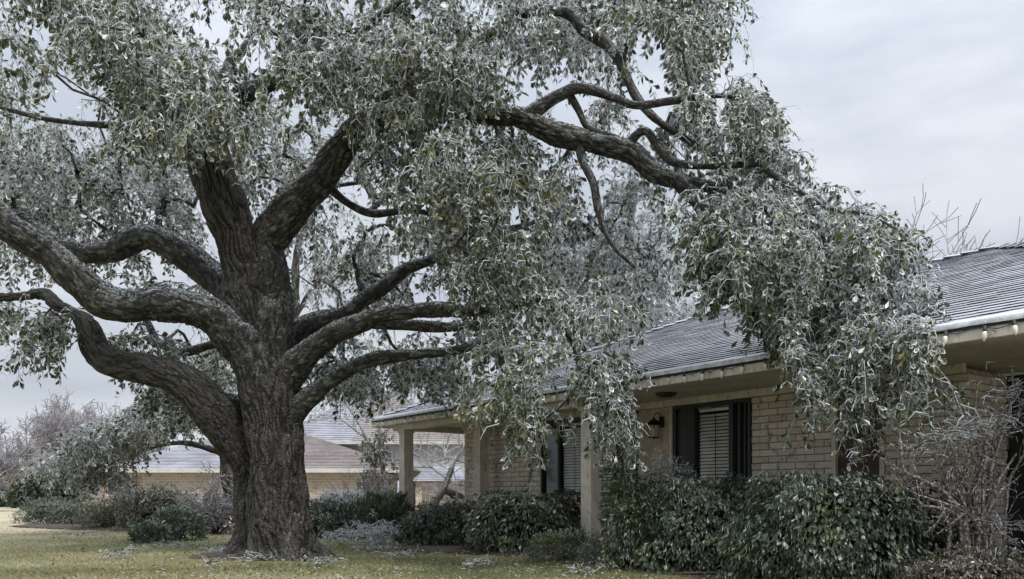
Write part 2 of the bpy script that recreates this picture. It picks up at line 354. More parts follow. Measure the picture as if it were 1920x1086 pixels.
# ------------------------------------------------------------------ ground
def ground():
    xs = np.concatenate([[-500, -200, -90], np.linspace(-45, 30, 120), [60, 200, 500]]); ys = np.concatenate([[-60, 0], np.linspace(5, 60, 100), [90, 200, 800]])
    X, Y = np.meshgrid(xs, ys); P = np.stack([X.ravel(), Y.ravel(), 0*X.ravel()], 1)
    z = .05*pn(P*[.25, .25, 1]+5.3)*sst(4, 9, P[:, 1])*(1-sst(45, 60, P[:, 1]))
    P[:, 2] = z-.02; nx = len(xs); i = (np.arange(len(ys)-1)[:, None]*nx+np.arange(nx-1)[None]).ravel()
    return npmesh('lawn', P, [np.stack([i, i+1, i+nx+1, i+nx], 1)], M['lawn'], smooth=True, kind='structure')
ground()
def patch(name, outline, z, mat, jitter=.12):
    K = np.array([(x, y, 0) for x, y in outline]+[outline[0]+(0,)], float); P = catmull(K, .25)[:-1]; P[:, :2] += rng.normal(size=(len(P), 2))*jitter*.4
    c = P.mean(0); c[2] = z+.02; P[:, 2] = z-.035; n = len(P); mid = c*.25+P*.75; mid[:, 2] = z+.012
    V = np.vstack([P, mid, c[None]]); j = np.arange(n); j2 = (j+1) % n
    return npmesh(name, V, [np.stack([j, j2, j2+n, j+n], 1), np.stack([j+n, j2+n, j*0+2*n], 1)], mat, smooth=True, kind='structure')

# ------------------------------------------------------------------ the ranch house (own frame: x along the eave, y into the house)
HC = np.array([-3.25, 18.75, 0.]); SX = np.array([.596, -.803]); SY = np.array([.803, .596])
house = empty('ranch_house', tuple(HC), 'low cream brick ranch house with frosted shingle roof and post porch at right', 'house', rz=math.atan2(-.803, .596))
def toloc(P):
    P = np.atleast_2d(P); d = P[:, :2]-HC[:2]; return np.stack([d@SX, d@SY, P[:, 2]], 1)
def H(s, w, z): return np.array([HC[0]+s*SX[0]+w*SY[0], HC[1]+s*SX[1]+w*SY[1], z])
EZ = 2.72; PT = .4; LEN = 17.; DEP = 12.
def roofz(P):
    q = toloc(P); s, w = q[:, 0], q[:, 1]
    zf = EZ+PT*w; zb = EZ+PT*(DEP-w); zl = EZ+PT*s*1.2; zr = EZ+PT*(LEN-s)
    z = np.minimum(np.minimum(zf, zb), np.minimum(zl, zr)); inside = (s > -.05) & (s < LEN) & (w > -.05) & (w < DEP)
    return np.where(inside, z+.05, -9)
def hb(name, s0, s1, w0, w1, z0, z1, mat, parent=house, b=.006, label=None):
    o = MB().box(s0, s1, w0, w1, z0, z1, b).build(name, mat, parent)
    if label: o['label'] = label
    return o
def build_house():
    RS, RE, RW, RZ = 5.0, 11.1, 6.0, EZ+PT*6
    # roof deck
    V = [(0.03, .03, EZ-.03), (LEN, .03, EZ-.03), (LEN, DEP, EZ-.03), (0.03, DEP, EZ-.03), (RS, RW, RZ-.03), (RE, RW, RZ-.03)]
    roof = npmesh('roof', np.array(V, float), [np.array([(0, 1, 5, 4), (2, 3, 4, 5)]), np.array([(1, 2, 5), (3, 0, 4)])], [M['shingle']], house, world=False, attrs={'rnd': [.3]*6, 'frost': [0]*6})
    # shingle courses: thin wedges, unfrosted lower edge coloured dark as the course shadow, frosted top
    nrow = 40; exp = 6.46/nrow; cs, sn = math.cos(math.atan(PT)), math.sin(math.atan(PT))
    rows = []
    for r in range(nrow):
        d0 = r*exp; w0 = d0*cs
        a = RS*w0/RW; bb = LEN-(LEN-RE)*w0/RW; s = a-rng.uniform(0, .3)
        while s < bb:
            wd = rng.uniform(.22, .42); s1 = min(s+wd, bb); s0 = max(s, a)
            if s1-s0 > .04: rows.append((s0, s1-.004, d0+rng.normal()*.004, rng.random()))
            s += wd
    def shingle_mesh(lst, centre=None):
        V = []; A = []
        Q = []; mi = []
        for (s0, s1, d0, rn) in lst:
            d1 = d0+exp*1.1; lift = .014+rn*.006
            def pt(s, d, h): return (s, d*cs-h*sn, EZ+d*sn+h*cs)
            n = len(V)
            V += [pt(s0, d0-.006, 0.002), pt(s1, d0-.006, .002), pt(s0, d0, lift), pt(s1, d0, lift), pt(s0, d1, .004), pt(s1, d1, .004)]
            A += [rn]*6
            Q += [(n, n+1, n+3, n+2), (n+2, n+3, n+5, n+4), (n, n+2, n+4, n+4), (n+1, n+5, n+3, n+3)]
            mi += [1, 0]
        V = np.array(V); q = np.array(Q).reshape(-1, 4, 4)
        quads = np.concatenate([q[:, 0], q[:, 1]]); tris = np.concatenate([q[:, 2][:, :3], q[:, 3][:, :3]])
        fr = np.tile([-.6, -.6, -.02, -.02, .16, .16], len(lst))
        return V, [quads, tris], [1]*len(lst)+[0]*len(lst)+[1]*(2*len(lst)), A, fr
    ctr = np.array([H((a+b_)/2, d*cs, EZ+d*sn) for a, b_, d, _ in rows]); px = PX(ctr)
    vis = (px[:, 0] > 0) & (px[:, 0] < 1915) & (ctr[:, 1] > 1)
    key = np.where(vis, np.linalg.norm(ctr, axis=1), 1e6); order = np.argsort(key)
    for k in order[:298]:
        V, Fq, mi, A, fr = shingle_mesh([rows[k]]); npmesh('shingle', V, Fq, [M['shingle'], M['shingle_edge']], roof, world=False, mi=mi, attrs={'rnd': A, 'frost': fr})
    V, Fq, mi, A, fr = shingle_mesh([rows[k] for k in order[298:]])
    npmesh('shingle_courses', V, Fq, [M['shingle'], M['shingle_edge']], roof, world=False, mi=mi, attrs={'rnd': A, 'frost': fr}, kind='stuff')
    # ridge and hip caps
    def caps(p0, p1):
        p0 = np.array(p0, float); p1 = np.array(p1, float); n = int(np.linalg.norm(p1-p0)/.28); m = MB()
        for i in range(n):
            a = p0+(p1-p0)*i/n; c = p0+(p1-p0)*(i+1.1)/n; t = nrm(c-a); sd = nrm(np.cross(t, [0, 0, 1])); upv = np.cross(sd, t); lf = .03*upv
            m.add([a-sd*.13-upv*.03+lf, a+upv*.02+lf, a+sd*.13-upv*.03+lf, c-sd*.13-upv*.03, c+upv*.02, c+sd*.13-upv*.03, a-sd*.13-upv*.05, a+sd*.13-upv*.05], [(0, 1, 4, 3), (1, 2, 5, 4)], [(6, 7, 1), (6, 1, 0), (7, 2, 1)])
        m.build('ridge_cap', M['shingle'], roof)
    caps((RS, RW, RZ+.02), (RE, RW, RZ+.02)); caps((0, 0, EZ+.02), (RS, RW, RZ+.02)); caps((LEN, 0, EZ+.02), (RE, RW, RZ+.02))
    # ice-glazed drip edge: uneven band along the eave
    n = 260; s = np.linspace(-.03, LEN, n); P = np.stack([s, 0*s, 0*s], 1); k = pn(P*[2.3, 1, 1]+3)*.03+pn(P*[9, 1, 1])*.012
    prof = [(-.05, -.035), (-.06, .012), (-.02, .04), (.13, .085), (.24, .113)]
    V = np.array([[(s[i], a+(k[i] if j > 2 else k[i]*.2), EZ+z+(k[i]*.25 if j in (0, 2) else 0)) for j, (a, z) in enumerate(prof)] for i in range(n)]).reshape(-1, 3)
    i = np.arange(n-1)[:, None]*5+np.arange(4)[None]; i = i.ravel()
    npmesh('drip_edge', V, [np.stack([i, i+1, i+6, i+5], 1)], M['roof_ice'], house, smooth=True, world=False)
    ic = MB()
    for _ in range(150):
        ss = rng.uniform(.1, 14) if rng.random() < .2 else rng.uniform(0, 6.5); ln = rng.uniform(.02, .08) if ss < 6.5 else rng.uniform(.01, .03); r_ = rng.uniform(.004, .008); th = np.arange(4)*np.pi/2
        zt = EZ-.02 if rng.random() < .4 else 2.535
        ww = -.045 if zt > 2.6 else -.02
        V = [(ss+math.cos(a)*r_, ww+math.sin(a)*r_, zt) for a in th]+[(ss, ww, zt-ln)]; ic.add(V, T=[(0, 4, 1), (1, 4, 2), (2, 4, 3), (3, 4, 0)])
    ic.build('icicle_fringe', M['ice'], house, kind='stuff')
    # fascia, soffit, frieze
    hb('fascia', -.02, LEN, -.03, .02, 2.54, 2.685, M['trim']); hb('fascia', -.02, .03, .023, DEP, 2.54, 2.685, M['trim'])
    hb('soffit', .033, LEN, .023, 2.8, 2.555, 2.58, M['soffit'])
    hb('soffit', .033, 1.9, 2.8, DEP, 2.555, 2.58, M['soffit'])
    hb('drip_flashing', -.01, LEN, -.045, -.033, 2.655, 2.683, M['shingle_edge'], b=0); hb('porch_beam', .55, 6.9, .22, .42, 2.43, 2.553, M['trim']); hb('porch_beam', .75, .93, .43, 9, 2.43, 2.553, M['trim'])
    hb('frieze_board', 1.6, 12.55, 1.43, 1.497, 2.44, 2.553, M['trim'])
    # walls (mortar core) with real openings
    wall = MB()
    def ws(s0, s1, z0, z1): wall.box(s0, s1, 1.53, 1.7, z0, z1)
    A0, A1, B0, B1, D0, D1 = 4.42, 7.10, 7.93, 9.48, 10.80, 11.55
    for a in ((1.6, A0, .0, 2.5), (A0, A1, 0, .93), (A0, A1, 2.44, 2.5), (A1, B0, 0, 2.5), (B0, B1, 0, 1.12), (B0, B1, 2.44, 2.5), (B1, D0, 0, 2.5), (D0, D1, 0, .25), (D0, D1, 2.42, 2.5), (D1, 12.53, 0, 2.5)): ws(*a)
    wall.box(12.36, 12.53, 1.703, 2.62, 0, 2.5); wall.box(1.6, 1.77, 1.703, 10, 0, 2.5)
    wall = wall.build('wall', M['mortar'], house)
    # bricks
    bl = []
    def bricks(s0, s1, z0, z1, face='f'):
        zr = z0; r = 0
        while zr < z1-.03:
            zt = min(zr+.088, z1); s = s0-(.15 if r % 2 else 0)
            while s < s1-.02:
                a = max(s+.006, s0); c = min(s+.30-.006, s1)
                if c-a > .03: bl.append((a, c, zr, zt, face))
                s += .30
            zr += .10; r += 1
    bricks(1.6, A0, .15, 2.43); bricks(A0, A1, .15, .90); bricks(A1, B0, .15, .80); bricks(B0, B1, .15, 1.09); bricks(B1, D0, .05, 2.43); bricks(D1, 12.53, .05, 2.43); bricks(1.53, 2.6, .05, 2.43, 'r')
    cen = []
    for (a, c, z0, z1, f) in bl:
        m_ = (a+c)/2; cen.append(H(m_, 1.5, z0) if f == 'f' else H(12.53, m_, z0))
    cen = np.array(cen); key = np.linalg.norm(cen, axis=1)+np.where(cen[:, 2] < .95, 50, 0); order = np.argsort(key)
    stuff = MB(); rn = []
    for j, k in enumerate(order):
        a, c, z0, z1, f = bl[k]; o = rng.uniform(0, .008)
        args = (a, c, 1.5-o, 1.532, z0, z1, .004) if f == 'f' else (12.528, 12.56+o, a, c, z0, z1, .004)
        if j < 298:
            m_ = MB().box(*args); v = rng.random(); m_.build('brick', M['brick'], wall, attrs={'rnd': [v]*m_.n})
        else:
            n0 = stuff.n; stuff.box(*args); rn += [rng.random()]*(stuff.n-n0)
    stuff.build('brickwork', M['brick'], wall, attrs={'rnd': rn}, kind='stuff')
    hb('wall_panel', A1+.04, B0-.04, 1.49, 1.527, .82, 2.435, M['panel'], label='smooth tan panel behind the wall lantern')
    for q in (A1+.03+.27, A1+.03+.54): hb('panel_batten', q, q+.012, 1.483, 1.488, .83, 2.43, M['panel'], b=0)
    # porch floor, posts
    hb('porch_floor', .5, 9.6, .08, 1.49, -.05, .14, M['concrete'], b=.012)
    for s_, w_ in ((1.0, .32), (7.2, .32), (2.8, 1.15)):
        p = hb('post', s_-.12, s_+.12, w_-.12, w_+.12, .142, 2.428 if w_ < 1 else 2.55, M['trim'], b=.008)
        hb('post_base', s_-.14, s_+.14, w_-.14, w_+.14, .141, .24, M['trim'], parent=p, b=.008); hb('post_cap', s_-.14, s_+.14, w_-.14, w_+.14, 2.36, 2.426, M['trim'], parent=p)
    # interior darkness
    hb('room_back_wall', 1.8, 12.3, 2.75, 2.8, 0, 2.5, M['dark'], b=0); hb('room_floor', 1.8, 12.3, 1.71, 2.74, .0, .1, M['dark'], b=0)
    def blinds(win, s0, s1, z0, z1, w=1.60):
        n = int((z1-z0)/.054)
        base = None
        for i in range(n):
            z = z0+.025+i*.054
            V = np.array([(s, ww, z+zz) for s in (s0, s1) for ww, zz in ((w-.019, -.018), (w-.016, -.021), (w+.019, .018), (w+.016, .021))])
            me = npmesh('blind_slat', V+[0, 0, rng.normal()*.0015], [np.array([(0, 1, 5, 4), (1, 2, 6, 5), (2, 3, 7, 6), (3, 0, 4, 7), (0, 3, 2, 1), (4, 5, 6, 7)])], M['slat'], win, world=False)
        c = (s0+s1)/2
        hb('ladder_cord', c-.006, c+.006, w-.028, w-.024, z0, z1, M['black'], parent=win, b=0); hb('head_rail', s0, s1, w-.03, w+.03, z1+.005, z1+.05, M['slat'], parent=win)
    def frame(m, s0, s1, z0, z1, t=.05, w0=1.47, w1=1.56):
        m.box(s0, s0+t, w0, w1, z0, z1, .004); m.box(s1-t, s1, w0, w1, z0, z1, .004); m.box(s0+t, s1-t, w0, w1, z1-t, z1, .004); m.box(s0+t, s1-t, w0, w1, z0, z0+t, .004)
    # window A, left of the lantern
    m_ = MB(); frame(m_, A0+.005, 6.55, .96, 2.43, .05); m_.box(4.95, 5.0, 1.475, 1.56, 1.01, 2.38); m_.box(5.72, 5.76, 1.475, 1.56, 1.01, 2.38)
    w = m_.build('window', M['dark'], house); w['label'] = 'dark framed window with closed blinds behind the front post'
    hb('pane', 4.47, 4.95, 1.535, 1.541, 1.01, 2.38, M['glass'], parent=w, b=0)
    blinds(w, 5.01, 5.71, 1.02, 2.3); blinds(w, 5.77, 6.49, 1.02, 2.3); hb('pane', 5.0, 6.5, 1.535, 1.541, 1.01, 2.38, M['pane'], parent=w, b=0)
    hb('sill', A0-.03, 6.6, 1.42, 1.53, .88, .957, M['trim'], parent=w)
    m_ = MB(); frame(m_, 6.6, 7.09, .96, 2.43, .045); w = m_.build('side_window', M['dark'], house); hb('pane', 6.64, 7.05, 1.535, 1.541, 1.0, 2.39, M['glass'], parent=w, b=0)
    # window B, between lantern and brick
    m_ = MB(); frame(m_, B0+.01, B1-.005, 1.13, 2.43, .05); m_.box(8.33, 8.40, 1.46, 1.56, 1.18, 2.38, .004); m_.box(9.08, 9.16, 1.465, 1.56, 1.18, 2.38, .004); m_.box(9.25, 9.29, 1.47, 1.56, 1.18, 2.38, .004); m_.box(9.35, 9.38, 1.48, 1.56, 1.18, 2.38, .004)
    w = m_.build('window', M['dark'], house); w['label'] = 'dark framed window with closed blinds between lantern and brick'
    hb('screen', 7.99, 8.33, 1.525, 1.53, 1.18, 2.38, M['dark'], parent=w, b=0); blinds(w, 8.41, 9.07, 1.19, 2.3); hb('pane', 8.40, 9.08, 1.535, 1.541, 1.18, 2.38, M['pane'], parent=w, b=0)
    hb('pane', 9.16, 9.43, 1.535, 1.541, 1.18, 2.38, M['glass'], parent=w, b=0)
    hb('casing', B0-.035, B0+.005, 1.44, 1.53, 1.1, 2.435, M['trim'], parent=w); hb('sill', B0-.03, B1, 1.42, 1.53, 1.06, 1.127, M['dark'], parent=w)
    # right-hand dark door behind the hanging leaves
    m_ = MB(); frame(m_, D0+.005, D1-.005, .26, 2.41, .06); d = m_.build('door', M['trim'], house); hb('door_panel', D0+.065, D1-.065, 1.53, 1.56, .32, 2.35, paint('brown_door', (.075, .045, .03), .5, .3, 3), parent=d)
    # recessed dark entry at the far right
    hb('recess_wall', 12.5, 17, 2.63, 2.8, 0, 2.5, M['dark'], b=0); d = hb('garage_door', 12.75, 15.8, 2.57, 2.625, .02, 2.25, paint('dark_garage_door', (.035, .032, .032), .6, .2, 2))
    for k in range(4): hb('door_rail', 12.8, 15.7, 2.545, 2.568, .5+k*.52, .54+k*.52, M['dark'], parent=d)
    for k in range(1): pass
build_house()
def ceiling_light():
    c = empty('porch_ceiling_light', tuple(H(8.45, .75, 2.55)), 'flush round dark-rimmed light on the porch ceiling above the lantern', 'ceiling light')
    th = np.linspace(0, 2*np.pi, 25)[:-1]
    def disc(name, r0, r1, z0, z1, mat):
        V = np.vstack([np.stack([np.cos(th)*r0, np.sin(th)*r0, 0*th+z0], 1), np.stack([np.cos(th)*r1, np.sin(th)*r1, 0*th+z1], 1), [[0, 0, z1]]]); j = np.arange(24); k = (j+1) % 24
        npmesh(name, V, [np.stack([j, k, k+24, j+24], 1), np.stack([j+24, k+24, j*0+48], 1)], mat, c, world=False)
    disc('rim', .17, .15, 0, -.035, M['bronze']); disc('diffuser', .12, .09, -.03, -.06, M['bronze'])
ceiling_light()
def lantern():
    p = H(7.62, 1.36, 2.02); c = empty('wall_lantern', tuple(p+np.array([0, 0, .03])), 'black carriage lantern on curved arm on the tan panel beside the window', 'wall lantern', rz=house.rotation_euler.z)
    m = MB(); th = np.linspace(0, 2*np.pi, 13)[:-1]
    m.box(.06, .16, .09, .125, .06, .28, .02); m.build('wall_plate', M['black'], c)
    a = np.linspace(-.3, math.pi*1.0, 14); P = np.stack([.10-(.055-np.cos(a)*.055), .09-.06*(a+.3)/3.4, .30+np.sin(a)*.07], 1); P[0] = (.10, .1, .16)
    MB().tube(P, .011, 6).build('arm', M['black'], c, smooth=True)
    def sq(r, z): return [(-r, -r, z), (r, -r, z), (r, r, z), (-r, r, z)]
    V = sq(.115, .12)+sq(.11, .135)+sq(.045, .225)+sq(.02, .235)+sq(.012, .28)
    Q = [(i*4+j, i*4+(j+1) % 4, i*4+4+(j+1) % 4, i*4+4+j) for i in range(4) for j in range(4)]+[(3, 2, 1, 0), (16, 17, 18, 19)]
    npmesh('roof_cap', np.array(V), [np.array(Q)], M['black'], c, world=False)
    for (x, y) in ((-1, -1), (1, -1), (1, 1), (-1, 1)):
        f = MB().tube([(x*.095, y*.095, .12), (x*.065, y*.065, -.13)], .007, 4).build('corner_bar', M['black'], c)
    V = np.array(sq(.09, .118)+sq(.062, -.125)); npmesh('glass', V, [np.array([(j, (j+1) % 4, 4+(j+1) % 4, 4+j) for j in range(4)])], M['pane'], c, world=False)
    MB().box(-.078, .078, -.078, .078, -.15, -.127, .005).tube([(0, 0, -.15), (0, 0, -.18)], .015, 6).build('base', M['black'], c)
    MB().tube([(0, 0, -.12), (0, 0, -.06), (0, 0, -.02), (0, 0, .03), (0, 0, .055)], np.array([.014, .014, .022, .018, .004]), 8).build('bulb', M['bulb'], c, smooth=True)
lantern()
bpy.data.objects['wall_lantern'].scale = (.82, .82, .82)
def string_lights():
    root = empty('string_lights', tuple(H(0, -.04, 2.66)), 'string of large clear holiday bulbs on green wire along the eave', 'string lights', rz=house.rotation_euler.z)
    ss = np.arange(.35, 15.8, .318); pts = []; base = None
    for i, s in enumerate(ss):
        s = s+rng.normal()*.02; zz = rng.normal()*.012-.01
        pts += [(s, -.012, zz), (s+.10, -.008, zz-.012-rng.random()*.02), (s+.22, -.006, zz-.01+rng.random()*.015)]
        b = MB().tube([(0, 0, 0), (0, 0, -.012), (0, 0, -.028), (0, 0, -.05), (0, 0, -.066), (0, 0, -.078)], np.array([.012, .018, .021, .018, .010, .002])*.95, 8).build('bulb', M['bulb'], root, smooth=True) if base is None else base[0].copy()
        k = MB().tube([(0, 0, .036), (0, 0, .0), (0, 0, -.006)], np.array([.013, .0145, .015])*.95, 8).build('socket', M['wire'], b, smooth=True) if base is None else base[1].copy()
        if base is not None: C.objects.link(b); C.objects.link(k); b.parent = root; k.parent = b
        base = base or (b, k)
        b.scale = (1.35, 1.35, 1.4); b.location = (s, -.045, zz-.025); b.rotation_euler = (rng.normal()*.12, rng.normal()*.15, 0)
        if rng.random() < .5:
            q = s+rng.uniform(.06, .2); MB().tube([(q-.03, -.012, zz-.02), (q, -.02, zz-.03), (q+.02, -.015, zz-.055)], .004, 4).build('clip', M['wire'], root)
    P = catmull(np.array(pts), .08); P[:, 2] += .012; MB().tube(P, .0045, 5).build('wire', M['wire'], root)
string_lights()

# ------------------------------------------------------------------ leaf, twig and icicle builders
LT = np.array([(0, 0, 0), (-.09, .30, .03), (.09, .30, .03), (0, .50, -.03), (-.25, .62, .07), (.25, .66, .07), (-.08, 1.03, -.02), (.13, .90, -.04)])
LF = np.array([(0, 2, 3), (0, 3, 1), (1, 3, 4), (3, 2, 5), (3, 5, 7), (3, 7, 6), (3, 6, 4)]); LE = np.array([.7, .9, .9, 0, .85, .85, .95, .85])
NT = np.array([(0, 0, 0), (-.13, .45, .03), (.13, .45, .03), (0, 1.0, -.05)]); NF = np.array([(0, 2, 3), (0, 3, 1)]); NE = np.array([.3, .8, .8, 1.])
ST = np.array([(0, 0, 0), (-.24, .60, .06), (0, .52, -.03), (.24, .56, .06), (.02, 1.0, -.05)]); SF = np.array([(0, 2, 1), (0, 3, 2), (1, 2, 4), (2, 3, 4)]); SE = np.array([.7, .9, 0, .9, .95])
class Leaves:
    def __init__(s): s.a = []
    def add(s, P, A, N, S_, rnd, frost): s.a.append((P, A, N, S_, rnd, frost))
    def cat(s): return [np.concatenate([x[i] for x in s.a]) for i in range(6)]
    def build(s, name, mat, parent, T=LT, Fc=LF, E=LE, sel=None, kind='stuff'):
        P, A, N, Sz, rn, fr = s.cat()
        if sel is not None: P, A, N, Sz, rn, fr = P[sel], A[sel], N[sel], Sz[sel], rn[sel], fr[sel]
        n = len(P)
        if n == 0: return None
        A = nrm(A); X = nrm(np.cross(A, N)); N2 = np.cross(X, A)
        wj = 1+.4*rng.uniform(-1, 1, n); curl = rng.uniform(-1.2, 2.2, n)
        V = P[:, None]+Sz[:, None, None]*((T[None, :, 0]*wj[:, None])[..., None]*X[:, None]+T[None, :, 1, None]*A[:, None]+(T[None, :, 2]*curl[:, None])[..., None]*N2[:, None])
        k = len(T); Fa = (Fc[None]+np.arange(n)[:, None, None]*k).reshape(-1, 3)
        return npmesh(name, V.reshape(-1, 3), [Fa], mat, parent, attrs={'rnd': np.repeat(rn, k), 'edge': np.tile(E, n), 'frost': np.repeat(fr, k)}, kind=kind)
def prisms(A, B, ra, rb, n=3):
    """separate n-sided frusta from A to B"""
    T = nrm(B-A); X = nrm(np.cross(T, np.where(np.abs(T[:, 2:3]) > .9, [[1., 0, 0]], [[0, 0, 1.]]))); Yv = np.cross(T, X); th = np.arange(n)/n*2*np.pi
    c = np.cos(th)[None, :, None]*X[:, None]+np.sin(th)[None, :, None]*Yv[:, None]
    V = np.concatenate([A[:, None]+c*ra[:, None, None], B[:, None]+c*rb[:, None, None]], 1); m = len(A); j = np.arange(n); j2 = (j+1) % n
    q = np.stack([j, j2, j2+n, j+n], 1); return V.reshape(-1, 3), (q[None]+np.arange(m)[:, None, None]*2*n).reshape(-1, 4)
def icicles(P, L_, r):
    n = len(P); th = np.arange(3)*2.094; c = np.stack([np.cos(th), np.sin(th), 0*th], 1)
    V = np.concatenate([P[:, None]+c[None]*r[:, None, None], (P-np.stack([0*L_+rng.normal(size=n)*.004, 0*L_, L_], 1))[:, None]], 1).reshape(-1, 3)
    Fc = (np.array([(0, 3, 1), (1, 3, 2), (2, 3, 0)])[None]+np.arange(n)[:, None, None]*4).reshape(-1, 3); return V, Fc
def clampP(P):
    z = roofz(P.reshape(-1, 3)).reshape(P.shape[:-1]); P[..., 2] = np.maximum(P[..., 2], np.maximum(z, .03)); return P
def inpoly(pt, poly):
    x, y = pt[:, 0], pt[:, 1]; c = np.zeros(len(pt), bool); n = len(poly)
    for i in range(n):
        x0, y0 = poly[i]; x1, y1 = poly[i-1]
        c ^= ((y0 > y) != (y1 > y)) & (x < (x1-x0)*(y-y0)/((y1-y0) if y1 != y0 else 1e-9)+x0)
    return c
def sample_poly(poly, n):
    p = np.array(poly, float); out = []; lo, hi = p.min(0), p.max(0); k = 0
    while k < n:
        q = rng.uniform(lo, hi, (n*3, 2)); q = q[inpoly(q, poly)]; out.append(q); k += len(q)
    return np.concatenate(out)[:n]

class Canopy:
    """grows branches from limbs to target points and hangs leafy strands on them"""
    def __init__(s, limbs, solid=None):
        s.pos = []; s.par = []; s.solid = [] if solid is None else solid; s.st = []
        for P, r in limbs:
            for i in range(0, len(P), 3): s.pos.append(P[i]); s.par.append(-1)
        s.nroot = len(s.pos)
    def grow(s, T, centre, arch=.18):
        T = np.asarray(T, float); cap = s.nroot+len(T)*40; X = np.zeros((cap, 3)); n = len(s.pos); X[:n] = s.pos; par = list(s.par)
        d0 = np.array([np.min(np.linalg.norm(X[:n]-t, axis=1)) for t in T]); order = np.argsort(d0); s.tip = {}
        for k in order:
            t = T[k]; D = X[:n]-t; dist = np.linalg.norm(D, axis=1); dist += np.where(np.arange(n) < s.nroot, 0, .12)+np.maximum(-D[:, 2], 0)*0+np.maximum(np.linalg.norm(X[:n]-centre, axis=1)-np.linalg.norm(t-centre), 0)*.6
            q = int(np.argmin(dist)); d = np.linalg.norm(X[q]-t); m = max(2, int(d/.22))
            a = X[q]; tt = np.linspace(0, 1, m+1)[1:][:, None]
            P = a+(t-a)*tt; P[:, 2] += (np.sin(np.pi*tt)*arch*d)[:, 0]; ph = rng.uniform(0, 50)
            wob = np.stack([pn(np.stack([tt[:, 0]*d*1.6, 0*tt[:, 0]+ph, 0*tt[:, 0]+w*7.3], 1)) for w in range(3)], 1)
            P += wob*np.sin(np.pi*np.clip(tt, 0, .93))*.34*min(d, 1.6)
            P = clampP(P)
            for i in range(m):
                X[n] = P[i]; par.append(q if i == 0 else n-1); n += 1
            s.tip[int(k)] = n-1
        s.X = X[:n]; s.par = np.array(par); w = np.zeros(n)
        for k, i in s.tip.items(): w[i] += 1
        for i in range(n-1, s.nroot-1, -1):
            if s.par[i] >= s.nroot: w[s.par[i]] += w[i]
        s.w = w; s.r = .0075*np.maximum(w, 1)**.47
    def branches(s, parent, mat_thick, mat_thin, thin=.013):
        i = np.arange(s.nroot, len(s.X)); p = s.par[i]; A = s.X[p]; B = s.X[i]; rb = s.r[i]; ra = np.where(p < s.nroot, rb*1.25, s.r[p]*.98); ra = np.minimum(ra, rb*1.7)
        for nm, sel, k, mt in (('branch', rb >= thin, 6, mat_thick), ('twig', rb < thin, 4, mat_thin)):
            if not sel.any(): continue
            V, Q = prisms(A[sel], B[sel]+nrm(B[sel]-A[sel])*rb[sel][:, None]*.3, ra[sel], rb[sel], k)
            npmesh(nm, V, [Q], mt, parent, smooth=True, attrs={'h': np.full(len(V), .6)}, kind='stuff', uv=V[:, :2])
    def strands(s, T, idx, per, Lr, spread=.35, up=.25, droop=.5):
        """per target: some strands from near the tip"""
        n = len(idx)*per; ti = np.repeat([s.tip[int(k)] for k in idx], per)
        back = rng.integers(0, 4, n)
        for _ in range(3):
            mv = (back > 0) & (s.par[ti] >= s.nroot); ti = np.where(mv, s.par[ti], ti); back = back-1
        P0 = s.X[ti]+rng.normal(size=(n, 3))*.02; D = rv(n); D[:, 2] = np.abs(D[:, 2])*up; D = nrm(D); Ln = rng.uniform(*Lr, n)
        return P0, D, Ln, droop
    def hang(s, batches, gaps=(), front=None, nseg=7):
        """batches of (P0,D,L,droop,front_flag)"""
        P0 = np.concatenate([b[0] for b in batches]); D = np.concatenate([b[1] for b in batches]); Ln = np.concatenate([b[2] for b in batches])
        dr = np.concatenate([np.full(len(b[0]), b[3]) for b in batches]); fl = np.concatenate([np.full(len(b[0]), b[4]) for b in batches]); fz = np.concatenate([np.full(len(b[0]), b[5]) for b in batches])
        n = len(P0); pts = [P0]; d = D.copy(); step = (Ln/nseg)[:, None]
        for i in range(nseg):
            d = nrm(d+np.array([0, 0, -1.])*dr[:, None]*(.6+.4*(i > 1))+rng.normal(size=(n, 3))*.24); pts.append(pts[-1]+d*step)
        K = np.stack(pts, 1); K = clampP(K)
        keep = np.ones(n, bool)
        mid = PX(K[:, 3]); end = PX(K[:, -1]); Ym = K[:, 3, 1]
        for g, pr in gaps:
            hit = inpoly(mid, g) | inpoly(end, g) | inpoly(PX(K[:, 1]), g) | inpoly(PX(K[:, 5]), g); keep &= ~(hit & (rng.random(n) < pr))
        if len(s.solid):
            Q = s.solid                                    # px,py,rpx,Y
            for pt, Yv in ((mid, Ym), (end, K[:, -1, 1]), (PX(K[:, 5]), K[:, 5, 1])):
                for c0 in range(0, n, 2000):
                    sl_ = slice(c0, min(n, c0+2000)); dd = np.hypot(pt[sl_, None, 0]-Q[None, :, 0], pt[sl_, None, 1]-Q[None, :, 1])
                    hit = ((dd < Q[None, :, 2]*.95+5) & (Yv[sl_, None] < Q[None, :, 3]+.1)).any(1)
                    keep[sl_] &= ~(hit & ~fl[sl_].astype(bool) & (rng.random(hit.shape) < .93))
        s.K = K[keep]; s.Lk = Ln[keep]; s.fz = fz[keep]+.20*pn(s.K[:, 3]*.6+2)+.12*pn(s.K[:, 3]*2.2+5); return s
